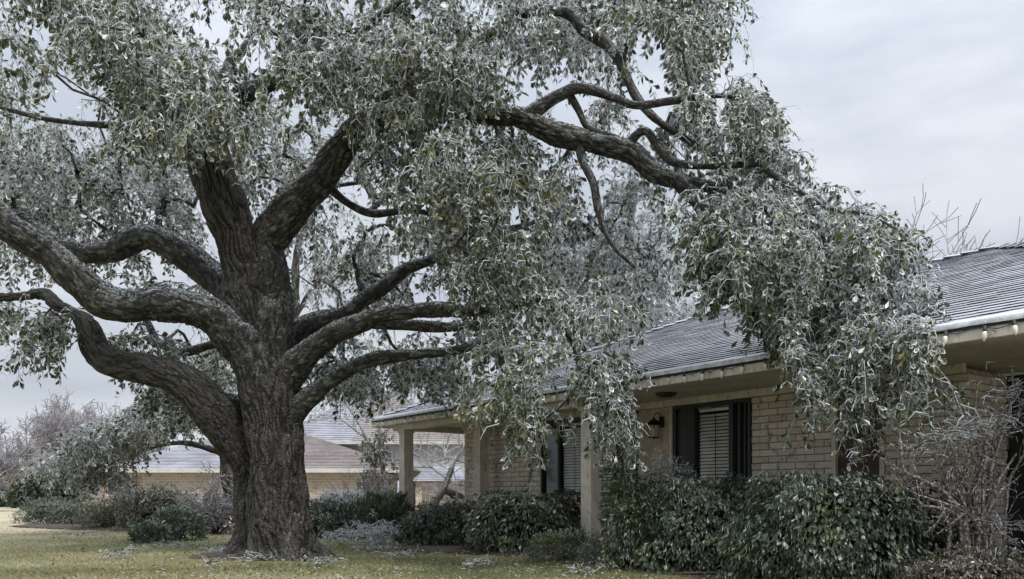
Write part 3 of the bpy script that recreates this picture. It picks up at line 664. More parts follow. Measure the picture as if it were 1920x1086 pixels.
    def leaves(s, LV, size=(.06, .1), gap=.03, frost=(-.26, .26), droop=.55):
        K = s.K; n, m, _ = K.shape; cnt = np.maximum(3, (s.Lk/gap*rng.uniform(.6, 1.35, n)).astype(int)); cnt[rng.random(n) < .10] = 1; tot = cnt.sum(); si = np.repeat(np.arange(n), cnt)
        u = rng.beta(1.25, .9, tot); wh = np.maximum(2, s.Lk/.105)[si]; u = (np.floor(u*wh)+.5+rng.normal(size=tot)*.10)/wh; u = np.clip(u, 0, 1)*(m-1.001); i = u.astype(int); f = (u-i)[:, None]; P = K[si, i]*(1-f)+K[si, i+1]*f; T = nrm(K[si, i+1]-K[si, i])
        o = rng.normal(size=(tot, 3)); o -= T*(o*T).sum(1)[:, None]; o = nrm(o); A = nrm(T*.55+o*.9+np.array([0, 0, -droop])); N = nrm(np.cross(A, rv(tot))+o*.3)
        ps = np.clip(.5+.8*pn(K[:, 2]*1.1+9)+rng.normal(size=n)*.22, 0, 1); rnd = np.clip(ps[si]*.55+rng.random(tot)*.5, 0, 1); fr = rng.uniform(*frost, tot)+(rng.random(n)*.16-.08)[si]+s.fz[si]
        Sz = rng.uniform(*size, tot)*rng.uniform(.75, 1.3, n)[si]; Sz = np.minimum(Sz, np.maximum(.0118*P[:, 1], size[0])); LV.add(P+A*.004, A, N, Sz, rnd, fr); s.lp = P+A*Sz[:, None]; return tot
    def twigs(s, parent, mat, r=(.0035, .007), name='twiglet'):
        K = s.K[:, [0, 2, 4, 7]]; n, m, _ = K.shape; r0 = rng.uniform(*r, n); rr = r0[:, None]*(1-.55*np.arange(m)/(m-1))[None]
        A = K[:, :-1].reshape(-1, 3); B = K[:, 1:].reshape(-1, 3); V, Q = prisms(A, B, rr[:, :-1].ravel(), rr[:, 1:].ravel(), 3)
        npmesh(name, V, [Q], mat, parent, smooth=True, kind='stuff')
    def ice(s, parent, frac=.35, ln=(.02, .07), name='icicle'):
        P = s.lp; P = P[rng.random(len(P)) < frac]; n = len(P); L_ = rng.uniform(*ln, n)*rng.uniform(.5, 1, n); r = rng.uniform(.003, .0065, n)
        big = rng.random(n) < .10; L_ = np.where(big, L_*2.6, L_); r = np.where(big, .009, r)
        V, Fc = icicles(P, L_, r); npmesh(name, V, [Fc], M['ice'], parent, smooth=True, kind='stuff')
    def curls(s, parent, frac=.5, name='ice_curl'):
        """thin bowed ice threads and bare side twigs between the leaves"""
        K = s.K; n, m, _ = K.shape; k = int(n*frac*m*.6); si = rng.integers(0, n, k); i = rng.integers(1, m, k); a = K[si, i]
        d = rv(k); d[:, 2] *= .4; d = nrm(d); L_ = (rng.uniform(.05, .16, k)*np.where(rng.random(k) < .12, 2.2, 1))[:, None]; b = a+d*L_*.55+[0, 0, .012]; c = b+nrm(d+[0, 0, -1.3])*L_*.5; r0 = rng.uniform(.0035, .0068, k)
        V1, Q1 = prisms(a, b, r0, r0*.9, 3); V2, Q2 = prisms(b, c, r0*.9, r0*.45, 3)
        npmesh(name, np.vstack([V1, V2]), [np.vstack([Q1, Q2+len(V1)])], M['ice'], parent, smooth=True, kind='stuff')

# ------------------------------------------------------------------ the oak
oak = empty('oak_tree', tuple(U(530, 1045, 12.5)*[1, 1, 0]), 'huge spreading oak glazed with ice, limbs drooping over the lawn and onto the porch roof', 'tree')
SOL = []; LIMBS = []
def limb(name, ctl, sides, kind='limb', parent=oak, flare=0, mat=None, depth=.012, fs=.085, vs=.45, solid=True, step=.03, cap=True, label=None):
    sides = int(sides*.78) if sides > 30 else sides; step = step*1.2
    K = np.array([np.append(U(x, y, Y), w*(.90 if flare else .87)/2/F*Y) for x, y, Y, w in ctl]); K = catmull(K, step); P = K[:, :3]; r = np.maximum(K[:, 3], .004)
    if flare == 0:
        ds = np.concatenate([[0], np.cumsum(np.linalg.norm(np.diff(P, axis=0), axis=1))]); 
        P = P+np.stack([pn(np.stack([ds/.7, 0*ds+sides*.37+i*9.1, 0*ds+ctl[0][0]*.013], 1)) for i in range(3)], 1)*r[:, None]*.32*np.minimum(ds/.6, 1)[:, None]
        r = r*(1+.10*pn(np.stack([ds/.35, 0*ds+ctl[0][1]*.1, 0*ds], 1)))
    T, A, B = frames(P); n = sides; th = np.arange(n)/n*2*np.pi; ds = np.concatenate([[0], np.cumsum(np.linalg.norm(np.diff(P, axis=0), axis=1))])
    dirs = np.cos(th)[None, :, None]*A[:, None]+np.sin(th)[None, :, None]*B[:, None]
    Rm = np.minimum(r, r.mean()*2); c = np.stack([np.broadcast_to(np.cos(th)[None]*Rm[:, None], (len(P), n)).ravel(), np.broadcast_to(np.sin(th)[None]*Rm[:, None], (len(P), n)).ravel(), np.repeat(ds, n)], 1)
    wp = pn(c*[2.2, 2.2, 2.2]+7)*.09; wp2 = pn(c*4+1.7)*.05
    q = np.stack([c[:, 0]/fs+wp/fs*1.2, c[:, 1]/fs+wp2/fs, c[:, 2]/vs], 1); n1 = np.abs(pn(q)); n2 = np.abs(pn(q*[2.1, 2.1, 2.6]+11)); n3 = pn(q*[1.0, 1.0, 4.5]+23)
    h = sst(.02, .30, n1)*.70+sst(0, .3, n2)*.30; h = h*(1-.35*sst(.25, .55, n3))
    lump = pn(c*[2.5, 2.5, 1.6]+31)*r.mean()*.24
    rad = np.repeat(r, n)+(h-.6)*depth*np.minimum(np.repeat(r, n)/.05, 1)+lump
    if flare:
        z = np.repeat(P[:, 2], n); tt = np.tile(th, len(P)); fl = np.exp(-np.maximum(z, 0)/.30)
        rad += flare*fl*(.30+.75*np.maximum(0, np.cos(tt*5+.8+1.2*np.sin(tt)))**1.5)
        rad *= 1+.05*np.cos(tt*4+c[:, 2]*.6)
    V = P[:, None]+dirs*rad.reshape(len(P), n, 1); i = np.arange(len(P)-1)[:, None]*n; j = np.arange(n)[None]; j2 = (j+1) % n
    Q = np.stack([i+j, i+j2, i+n+j2, i+n+j], -1).reshape(-1, 4); V = V.reshape(-1, 3); uv = np.stack([np.tile(th, len(P))*r.mean(), np.repeat(ds, n)], 1)
    e = (len(P)-1)*n; V = np.vstack([V, P[-1]+T[-1]*r[-1]*.6]); uv = np.vstack([uv, [0, ds[-1]]]); h = np.append(h, .5)
    Tt = np.array([(e+k, e+(k+1) % n, len(V)-1) for k in range(n)])
    o = npmesh(kind, V, [Q, Tt], mat or M['bark_limb'], parent, smooth=True, attrs={'h': h}, uv=uv)
    if label: o['label'] = label
    if solid:
        for k in range(0, len(P), 6):
            p = PX(P[k])[0]; SOL.append((p[0], p[1], r[k]/P[k, 1]*F, P[k, 1]))
    LIMBS.append((P, r)); return o
Y0 = 12.5
limb('trunk', [(536, 1065, Y0, 150), (532, 1045, Y0, 136), (527, 1000, Y0, 128), (522, 940, Y0, 116), (518, 850, Y0, 112), (510, 760, Y0, 118), (500, 700, Y0, 122), (482, 620, Y0, 108), (465, 540, Y0-.05, 90), (443, 450, Y0-.2, 84), (418, 370, Y0-.35, 82), (392, 300, Y0-.4, 86), (368, 240, Y0-.3, 78), (330, 195, Y0-.2, 58), (285, 160, Y0, 46), (250, 110, Y0, 40), (235, 40, Y0, 34), (225, -60, Y0, 26)], 230, 'trunk', flare=.24, mat=M['bark'], depth=.046, fs=.074, vs=.46, step=.021)
limb('stem2', [(462, 1058, 12.9, 84), (468, 1015, 12.9, 72), (472, 960, 12.9, 66), (470, 880, 12.85, 78), (445, 830, 12.7, 88), (405, 775, 12.5, 86), (350, 722, 12.3, 74), (290, 697, 12.2, 64), (215, 680, 12.1, 58), (180, 655, 12.1, 52), (160, 610, 12.1, 42), (138, 590, 12.1, 30), (105, 572, 12.1, 24), (80, 552, 12.2, 22), (30, 556, 12.2, 16), (-60, 560, 12.2, 14)], 120, flare=.12, mat=M['bark'], depth=.03, fs=.065, vs=.28, step=.03, label='low left limb rising from its own stem against the trunk')
limb('L1', [(505, 760, 12.5, 90), (478, 690, 12.4, 96), (440, 635, 12.2, 90), (390, 590, 12.0, 80), (310, 568, 11.8, 66), (235, 575, 11.6, 68), (180, 555, 11.5, 74), (130, 510, 11.3, 64), (70, 460, 11.2, 62), (10, 420, 11.0, 60), (-60, 370, 10.8, 58), (-150, 330, 10.6, 50)], 84, depth=.028, fs=.06, vs=.2, label='long left limb reaching out of the frame')
limb('L2', [(500, 690, 12.9, 90), (462, 600, 12.9, 80), (425, 545, 13.0, 72), (370, 495, 13.0, 62), (310, 457, 13.0, 56), (260, 450, 13.0, 54), (205, 474, 13.0, 46), (140, 468, 13.0, 42), (80, 440, 13.1, 36), (20, 400, 13.2, 30), (-60, 380, 13.3, 26)], 64, depth=.022, fs=.08, vs=.25)
limb('L4', [(480, 760, 12.9, 44), (430, 752, 13.1, 32), (395, 735, 13.4, 26), (350, 745, 13.8, 18)], 24, depth=.01)
limb('L5', [(450, 640, 13.0, 24), (400, 648, 13.2, 18), (345, 660, 13.4, 17), (300, 645, 13.6, 16), (283, 615, 13.7, 14), (265, 580, 13.8, 10)], 20, depth=.006, step=.04)
limb('R1', [(500, 700, Y0-.05, 90), (504, 610, Y0-.05, 86), (500, 520, Y0-.1, 84), (503, 455, Y0-.1, 76), (540, 405, 12.3, 74), (590, 345, 12.2, 66), (632, 285, 12.1, 60), (690, 228, 11.9, 54), (760, 203, 11.7, 50), (840, 200, 11.5, 46), (905, 212, 11.3, 44), (980, 222, 11.2, 44), (1045, 252, 11.1, 48), (1120, 272, 11.0, 44), (1185, 290, 10.9, 42), (1225, 325, 10.8, 40), (1280, 343, 10.7, 32), (1340, 352, 10.55, 25), (1400, 372, 10.4, 18), (1460, 410, 10.2, 10)], 84, depth=.028, fs=.06, vs=.22, label='high right limb arching toward the house roof')
limb('R1a', [(1270, 338, 10.7, 34), (1310, 380, 10.6, 32), (1335, 440, 10.5, 28), (1345, 500, 10.4, 24), (1375, 555, 10.3, 20), (1420, 590, 10.2, 14), (1480, 612, 10.1, 10)], 28, depth=.008)
limb('R1b', [(985, 222, 11.2, 36), (1020, 195, 11.1, 30), (1050, 178, 11.0, 28), (1090, 165, 10.9, 20), (1150, 182, 10.8, 19), (1195, 198, 10.7, 18), (1270, 188, 10.6, 14), (1360, 180, 10.5, 10), (1430, 205, 10.4, 6)], 24, depth=.006)
limb('R1c', [(760, 210, 12.0, 40), (830, 150, 12.0, 30), (900, 80, 11.9, 26), (980, 28, 11.6, 22), (1060, 22, 11.4, 22), (1095, 55, 11.3, 22), (1140, 85, 11.2, 24), (1170, 130, 11.1, 20), (1195, 185, 11.0, 18), (1230, 225, 10.9, 17), (1290, 265, 10.8, 14), (1350, 300, 10.6, 12)], 28, depth=.008)
limb('R1d', [(1088, 265, 11.05, 22), (1092, 300, 11.0, 18), (1112, 345, 10.9, 17), (1122, 400, 10.9, 14), (1148, 460, 10.8, 11), (1190, 502, 10.8, 6)], 20, depth=.006)
limb('R1e', [(1060, 165, 11.0, 18), (1085, 205, 11.0, 15), (1105, 240, 11.0, 13), (1160, 260, 10.9, 8)], 16, depth=.004)
limb('R1f', [(1165, 285, 10.9, 20), (1205, 245, 10.8, 18), (1235, 275, 10.8, 18), (1265, 305, 10.7, 16), (1330, 312, 10.5, 15), (1415, 308, 10.3, 14), (1450, 328, 10.1, 16), (1510, 366, 9.9, 14), (1560, 392, 9.7, 10), (1630, 403, 9.5, 8), (1680, 430, 9.4, 5)], 24, depth=.005, label='bare ice-glazed bough ends above the roof')
limb('R1g', [(1515, 370, 9.9, 11), (1530, 410, 9.8, 9), (1545, 450, 9.7, 9), (1560, 520, 9.6, 8), (1530, 590, 9.5, 7), (1500, 640, 9.4, 5)], 14, depth=.003)
limb('H1', [(1075, 640, 10.7, 12), (1085, 700, 10.5, 10), (1060, 750, 10.3, 8), (1010, 800, 10.1, 7), (1000, 860, 10.1, 6), (992, 905, 10.1, 4)], 10, depth=.002, solid=False)
limb('H2', [(1090, 690, 10.6, 12), (1120, 750, 10.3, 11), (1140, 810, 10.2, 9), (1165, 860, 10.1, 7), (1170, 940, 10.1, 4)], 10, depth=.002, solid=False)
limb('H3', [(960, 575, 10.9, 14), (950, 620, 10.6, 12), (940, 680, 10.4, 9), (955, 740, 10.3, 6), (950, 800, 10.3, 4)], 10, depth=.002, solid=False)
limb('R2', [(520, 700, 12.9, 60), (555, 625, 13.0, 42), (600, 598, 13.1, 38), (655, 582, 13.2, 32), (705, 545, 13.3, 32), (760, 503, 13.3, 28), (810, 485, 13.3, 20), (880, 450, 13.4, 15), (960, 430, 13.4, 13), (1040, 405, 13.5, 9)], 40, depth=.012)
limb('R3', [(500, 780, Y0-.1, 80), (535, 705, Y0-.1, 70), (570, 665, 12.2, 56), (610, 638, 12.0, 50), (660, 615, 11.8, 42), (720, 592, 11.6, 36), (790, 580, 11.4, 32), (870, 585, 11.2, 28), (950, 568, 11.0, 22), (1020, 562, 10.9, 18), (1050, 600, 10.8, 16), (1080, 660, 10.7, 13), (1095, 710, 10.6, 10)], 60, depth=.02, fs=.08, vs=.25, label='middle right limb bending down before the porch')
limb('R3b', [(690, 605, 11.9, 26), (760, 608, 12.0, 24), (840, 614, 12.0, 20), (910, 610, 11.8, 16), (930, 650, 11.6, 14), (945, 700, 11.5, 8)], 28, depth=.008)
limb('R4', [(520, 830, Y0, 70), (556, 772, 12.4, 50), (598, 728, 12.3, 36), (645, 697, 12.2, 32), (710, 672, 12.1, 28), (790, 662, 12.0, 22), (860, 655, 11.9, 18), (920, 640, 11.8, 14), (985, 630, 11.7, 9)], 40, depth=.012, fs=.08, vs=.25)
limb('T2', [(385, 300, 12.1, 60), (420, 225, 12.0, 44), (455, 178, 11.9, 40), (510, 158, 11.8, 38), (550, 138, 11.7, 32), (610, 95, 11.5, 24), (680, 50, 11.4, 18), (740, 10, 11.3, 12), (800, -40, 11.2, 10)], 40, depth=.012, fs=.08, vs=.25)
limb('T3', [(400, 200, 12.5, 26), (430, 120, 12.6, 20), (455, 92, 12.6, 16), (480, 40, 12.7, 12), (500, -60, 12.8, 10)], 18, depth=.005)
limb('T4', [(290, 165, 12.0, 34), (235, 130, 11.8, 30), (170, 70, 11.6, 28), (130, 20, 11.5, 24), (90, -60, 11.4, 20)], 28, depth=.008)
limb('L6', [(0, 0, 1, 1)]*3+[(400, 265, 12.4, 24), (330, 268, 12.7, 19), (270, 262, 12.8, 17), (232, 275, 12.8, 15), (205, 300, 12.7, 15), (145, 322, 12.6, 13), (90, 340, 12.5, 11), (20, 372, 12.4, 8)][3:], 16, depth=.004)
limb('L7', [(330, 225, 12.6, 22), (270, 236, 12.6, 15), (190, 234, 12.4, 13), (100, 226, 12.2, 11), (0, 200, 12.0, 9), (-80, 180, 12, 7)], 16, depth=.004)
limb('C1', [(600, 335, 12.3, 22), (650, 378, 12.6, 17), (700, 400, 12.7, 15), (760, 395, 12.5, 16), (800, 400, 12.4, 12), (860, 430, 12.3, 7)], 14, depth=.003)

REG = [  # polygon, count, near, far, strands per target, strand length range, allowed in front of limbs
 ([(-80, -120), (1350, -120), (1390, 120), (1440, 240), (1400, 420), (1180, 470), (1050, 640), (900, 700), (640, 620), (560, 540), (380, 520), (230, 560), (-80, 620)], 500, 13.4, 17.2, 7, (.35, .95), 0, .15),
 ([(-80, -120), (900, -120), (900, 170), (760, 170), (640, 240), (560, 120), (440, 160), (400, 250), (250, 220), (-80, 190)], 170, 9.6, 12.0, 7, (.35, .9), 1, -.02),
 ([(270, 60), (430, 60), (440, 240), (330, 245), (270, 170)], 30, 10.4, 11.6, 8, (.4, .9), 1, -.05),
 ([(540, 60), (900, 40), (900, 190), (700, 215), (640, 250), (580, 190)], 52, 10.2, 11.4, 8, (.4, .9), 1, -.04),
 ([(900, -120), (1350, -120), (1380, 60), (1200, 60), (1060, 80), (900, 160)], 46, 10.0, 12.5, 7, (.3, .8), 1, -.02),
 ([(650, 225), (900, 235), (1000, 260), (1070, 380), (1000, 520), (900, 560), (760, 540), (700, 470), (640, 330)], 95, 10.6, 13.0, 8, (.45, 1.15), 0, -.04),
 ([(800, 250), (960, 300), (980, 500), (930, 590), (850, 560), (790, 420)], 46, 9.6, 10.6, 8, (.5, 1.1), 0, -.06),
 ([(870, 520), (1190, 540), (1180, 690), (1130, 740), (960, 680), (880, 670)], 36, 9.3, 11.2, 6, (.4, 1.15), 0, -.02),
 ([(880, 640), (1010, 660), (1030, 770), (960, 780), (890, 760)], 16, 9.6, 10.8, 5, (.5, 1.0), 1, -.06),
 ([(1100, 660), (1180, 670), (1180, 740), (1130, 760), (1100, 720)], 8, 9.6, 10.2, 6, (.4, .9), 1, -.08),
 ([(1120, -40), (1350, -100), (1390, 120), (1420, 200), (1340, 190), (1300, 120), (1150, 60)], 48, 9.6, 11.5, 7, (.3, .7), 0, -.02),
 ([(1260, 160), (1430, 180), (1470, 250), (1540, 330), (1400, 300), (1280, 280)], 46, 9.6, 11.3, 7, (.3, .65), 0, .04),
 ([(1300, 360), (1440, 330), (1560, 370), (1660, 400), (1730, 460), (1750, 560), (1750, 640), (1520, 650), (1410, 610), (1340, 520)], 172, 8.9, 10.9, 8, (.3, .8), 0, .0),
 ([(1470, 640), (1740, 650), (1720, 740), (1640, 790), (1560, 760), (1490, 700)], 22, 8.5, 9.0, 5, (.3, .9), 1, -.04),
 ([(910, 245), (1090, 285), (1250, 345), (1290, 420), (1230, 500), (1060, 560), (930, 500)], 90, 11.6, 14.0, 6, (.3, .85), 0, .06),
 ([(930, -60), (1300, -60), (1330, 150), (1290, 260), (1180, 170), (1060, 130), (940, 170)], 80, 11.6, 13.6, 6, (.3, .75), 0, .06),
 ([(1180, 200), (1290, 220), (1330, 300), (1260, 330), (1190, 280)], 16, 11.2, 12.2, 6, (.25, .55), 0, .1),
 ([(1285, 390), (1400, 410), (1490, 560), (1490, 675), (1400, 655), (1350, 560), (1320, 480)], 60, 9.6, 10.2, 8, (.3, .7), 1, -.14),
 ([(1480, 680), (1740, 690), (1740, 750), (1510, 730)], 16, 8.55, 9.1, 3, (.5, 1.1), 1, .0),
 ([(890, 740), (1180, 740), (1180, 790), (900, 790)], 10, 9.7, 10.4, 3, (.5, 1.0), 1, .0),
 ([(1450, 640), (1520, 640), (1520, 700), (1460, 690)], 8, 8.8, 9.3, 6, (.4, .8), 1, -.05),
 ([(910, 690), (1180, 700), (1170, 780), (930, 790)], 11, 9.6, 10.6, 5, (.35, .85), 1, -.04),
 ([(1580, 740), (1720, 740), (1700, 830), (1600, 820)], 9, 8.4, 8.8, 6, (.3, .6), 1, -.12),
 ([(960, 760), (1060, 760), (1050, 850), (985, 860)], 7, 9.9, 10.3, 4, (.3, .6), 1, .0),
 ([(1115, 760), (1185, 800), (1185, 880), (1140, 880)], 8, 9.9, 10.3, 4, (.25, .55), 1, -.05),
 ([(380, 190), (700, 180), (720, 400), (640, 450), (560, 460), (480, 400)], 64, 13.2, 15.5, 7, (.3, .8), 0, .15),
 ([(-40, 260), (380, 280), (440, 560), (330, 590), (200, 560), (-40, 420)], 80, 13.4, 16.0, 7, (.3, .8), 0, .15),
 ([(560, 440), (820, 400), (860, 560), (700, 600), (560, 580)], 40, 13.6, 16.0, 6, (.3, .7), 0, .12),
 ([(-60, 180), (330, 260), (360, 430), (180, 440), (-60, 420)], 90, 12.8, 15.5, 7, (.35, .9), 0, .14),
 ([(20, 560), (140, 575), (150, 640), (50, 660)], 12, 11.8, 12.4, 7, (.4, .8), 0, -.06),
 ([(-80, 520), (60, 540), (20, 640), (-80, 640)], 10, 12.5, 13.5, 6, (.4, .8), 0, .05),
 ([(190, 620), (330, 610), (350, 740), (250, 740), (180, 680)], 26, 12.4, 14.0, 7, (.3, .7), 0, -.03),
 ([(560, 630), (900, 650), (880, 760), (760, 740), (620, 770), (590, 700)], 60, 13.2, 17.0, 7, (.35, .8), 0, .04),
 ([(330, 590), (460, 620), (450, 720), (360, 690)], 22, 14.5, 17.5, 7, (.3, .7), 0, .08),
]
GAPS = [([(1020, 745), (1100, 740), (1090, 900), (1035, 900)], .8), ([(1525, 715), (1575, 715), (1570, 860), (1535, 860)], .8), ([(1640, 735), (1685, 730), (1700, 860), (1645, 860)], .8), ([(880, 800), (945, 790), (945, 920), (880, 920)], .8), ([(1095, 570), (1120, 580), (1110, 640), (1090, 630)], .6), ([(1400, 700), (1480, 680), (1500, 860), (1400, 860)], .7),
        ([(95, 150), (150, 150), (155, 205), (100, 210)], .9), ([(640, 325), (690, 345), (700, 410), (660, 430)], .9), ([(960, 375), (1012, 395), (990, 440), (955, 425)], .8),
        ([(1195, 60), (1245, 80), (1250, 230), (1200, 240), (1180, 150)], .85), ([(945, 110), (1010, 130), (1020, 170), (950, 180)], .85), ([(1190, 375), (1235, 400), (1230, 450), (1195, 440)], .9),
        ([(560, 540), (620, 550), (610, 590), (560, 590)], .85), ([(540, 450), (565, 455), (560, 530), (548, 520)], .8), ([(700, 375), (730, 380), (730, 410), (700, 410)], .7), ([(1330, 60), (1350, 200), (1290, 150)], .3),
        ([(210, 590), (330, 600), (330, 620), (240, 625)], .85), ([(330, 600), (400, 640), (370, 642), (330, 640)], .9), ([(770, 540), (850, 545), (850, 565), (770, 565)], .8), ([(690, 780), (760, 755), (850, 760), (850, 790), (700, 830)], .95),
        ([(180, 700), (260, 745), (240, 780), (60, 770), (60, 740), (150, 640)], .85), ([(800, 800), (880, 830), (870, 900), (780, 900)], .9), ([(440, 620), (470, 640), (470, 700), (440, 690)], .9),
        ([(1200, 690), (1440, 640), (1440, 900), (1200, 860)], .97), ([(1330, 590), (1400, 575), (1400, 640), (1200, 660)], .9), ([(1770, 380), (1920, 380), (1920, 800), (1775, 700)], 1.)]
def build_oak():
    T = []; meta = []
    for k, (poly, n, a, b, per, Lr, fl, fz) in enumerate(REG):
        q = sample_poly(poly, n); Yv = rng.uniform(a, b, n)
        for (x, y), Yt in zip(q, Yv):
            for g, pr in GAPS:
                if inpoly(np.array([[x, y]]), g)[0] and rng.random() < pr: break
            else:
                for _ in range(80):
                    P = U(x, y, Yt)
                    lo = toloc(P)[0]
                    if P[2] > roofz(P)[0]+.12 and not (lo[1] > -.15 and lo[0] > 0 and P[2] < 2.9): break
                    Yt *= .985
                T.append(P); meta.append(k)
    T = np.array(T); meta = np.array(meta); cl = pn(T*.95+3.3)+.5*pn(T*2.1+8.8); thr = np.where(np.isin(meta, (0, 1, 2, 3, 4, 5, 10, 11, 14, 15, 28)), -.22, -.34); thr = np.where(np.isin(meta, (13, 17, 18, 19, 20, 21, 22, 23, 24)), -9, thr); ok = cl > thr
    T = T[ok]; meta = meta[ok]; cn = Canopy(LIMBS, np.array(SOL)); cn.grow(T, U(480, 500, Y0))
    bt = []
    for k, (poly, n, a, b, per, Lr, fl, fz) in enumerate(REG):
        idx = np.where(meta == k)[0]; P0, D, Ln, dr = cn.strands(T, idx, per, Lr); bt.append((P0, D, Ln, dr, fl, fz))
    cn.hang(bt, GAPS); LV = Leaves(); tot = cn.leaves(LV, size=(.078, .135), gap=.043)
    print('oak strands', len(cn.K), 'leaves', tot, 'targets', len(T))
    cn.branches(oak, M['bark_limb'], M['twig']); cn.twigs(oak, M['twig'], (.004, .0088)); cn.ice(oak, .36); cn.curls(oak, .60)
    j = np.arange(cn.nroot, len(cn.X)); j = np.repeat(j[cn.r[j] < .035], 2); j = j[rng.random(len(j)) < .75]; f = rng.random((len(j), 1)); P = cn.X[j]*(1-f)+cn.X[cn.par[j]]*f; P[:, 2] -= cn.r[j]*.6; n_ = len(j)
    V, Fq = icicles(P, rng.uniform(.03, .11, n_)*rng.uniform(.6, 1.5, n_), rng.uniform(.005, .0095, n_)); npmesh('branch_icicle', V, [Fq], M['ice'], oak, smooth=True, kind='stuff')
    P = LV.cat()[0]; px = PX(P); vis = (px[:, 0] > 20) & (px[:, 0] < 1900) & (px[:, 1] > 20) & (px[:, 1] < 1050); d = np.where(vis, np.linalg.norm(P-[0, 0, 1], axis=1), 1e6)
    near = np.argsort(d)[:290]; rest = np.ones(len(P), bool); rest[near] = False
    back = rest & (P[:, 1] > 12.9); LV.build('foliage', M['leaf'], oak, sel=rest & ~back); LV.build('foliage', M['leaf'], oak, ST, SF, SE, sel=back)
    for k in near: LV.build('leaf', M['leaf'], oak, sel=np.array([k]), kind=None)
build_oak()

# ------------------------------------------------------------------ other leafy trees behind
def leafy_tree(name, base, ctl, regs, label, cat='tree', mat='leaf_far', size=(.07, .11), gap=.05, group=None, gaps=(), ice=.2, nlimb=10):
    global LIMBS, SOL
    keepL, keepS = LIMBS, SOL; LIMBS, SOL = [], []
    root = empty(name, tuple(base), label, cat, group)
    for i, c in enumerate(ctl): limb('x', c, nlimb+6, 'trunk' if i == 0 else 'limb', parent=root, mat=M['bark_plain'], depth=.012, solid=False, step=.08)
    T = []; meta = []
    for k, r in enumerate(regs):
        q = sample_poly(r[0], r[1]); Yv = rng.uniform(r[2], r[3], r[1])
        for (x, y), Yt in zip(q, Yv): T.append(U(x, y, Yt)); meta.append(k)
    T = clampP(np.array(T)); meta = np.array(meta); cn = Canopy(LIMBS); cn.grow(T, np.array(base)+[0, 0, 2])
    bt = []
    for k, r in enumerate(regs):
        P0, D, Ln, dr = cn.strands(T, np.where(meta == k)[0], r[4], r[5]); bt.append((P0, D, Ln, r[7] if len(r) > 7 else dr, 1, r[6]))
    cn.hang(bt, gaps); LV = Leaves(); cn.leaves(LV, size=size, gap=gap); cn.branches(root, M['bark_plain'], M['twig']); cn.twigs(root, M['twig'], (.006, .011))
    if ice: cn.ice(root, ice, (.03, .09))
    cn.curls(root, .22)
    LV.build('foliage', M[mat], root, ST, SF, SE); LIMBS, SOL = keepL, keepS; return root
leafy_tree('oak_tree', (4.6, 23.5, 0), [[(1230, 1000, 24.5, 30), (1200, 800, 24.5, 26), (1170, 640, 24.5, 22), (1120, 520, 24.5, 14), (1060, 440, 24.2, 8)], [(1180, 680, 24.5, 18), (1220, 560, 24, 12), (1270, 480, 23.5, 7)]],
 [([(1010, 430), (1110, 390), (1210, 385), (1265, 450), (1290, 520), (1320, 600), (1200, 630), (1130, 660), (1020, 650), (980, 540)], 260, 21.5, 25, 7, (.5, 1.2), .14)],
 'pale ice-covered oak standing behind the house, its weeping crown meeting the roof line', size=(.10, .16), gap=.07)
leafy_tree('oak_tree', (-13.6, 34, 0), [[(480, 960, 34, 22), (460, 800, 34, 18), (380, 700, 34, 12), (350, 640, 34, 8)]],
 [([(340, 600), (450, 640), (450, 760), (400, 790), (330, 760), (300, 700)], 60, 32, 36, 7, (.6, 1.4), .10), ([(590, 640), (700, 640), (860, 700), (850, 780), (700, 790), (600, 770)], 40, 32, 36, 7, (.6, 1.3), .05)],
 'grey-green iced oak far behind the trunk, over the neighbour roof', size=(.13, .2), gap=.1)
leafy_tree('evergreen_tree', (-12.5, 22.5, 0), [[(440, 960, 22.5, 30), (420, 850, 22.5, 26), (400, 780, 22.5, 18), (350, 745, 22.2, 14), (280, 770, 21.6, 10), (200, 810, 21, 7), (120, 850, 20.5, 4)], [(420, 850, 22.5, 16), (340, 830, 22, 10), (250, 850, 21, 6), (190, 880, 20.5, 4)]],
 [([(85, 880), (130, 835), (210, 790), (300, 735), (400, 705), (445, 720), (420, 770), (330, 790), (265, 840), (200, 880), (120, 895)], 125, 19.5, 22.5, 7, (.4, .95), -.10), ([(90, 860), (200, 790), (320, 760), (330, 790), (200, 830), (110, 890)], 60, 19, 20.5, 6, (.4, .9), .18, .25), ([(150, 890), (250, 870), (230, 930), (170, 940)], 12, 19.6, 20.6, 6, (.3, .6), -.03)],
 'low bowed evergreen left of the trunk, its iced boughs drooping to the hedge', mat='leaf', size=(.08, .13), gap=.055, group=None)

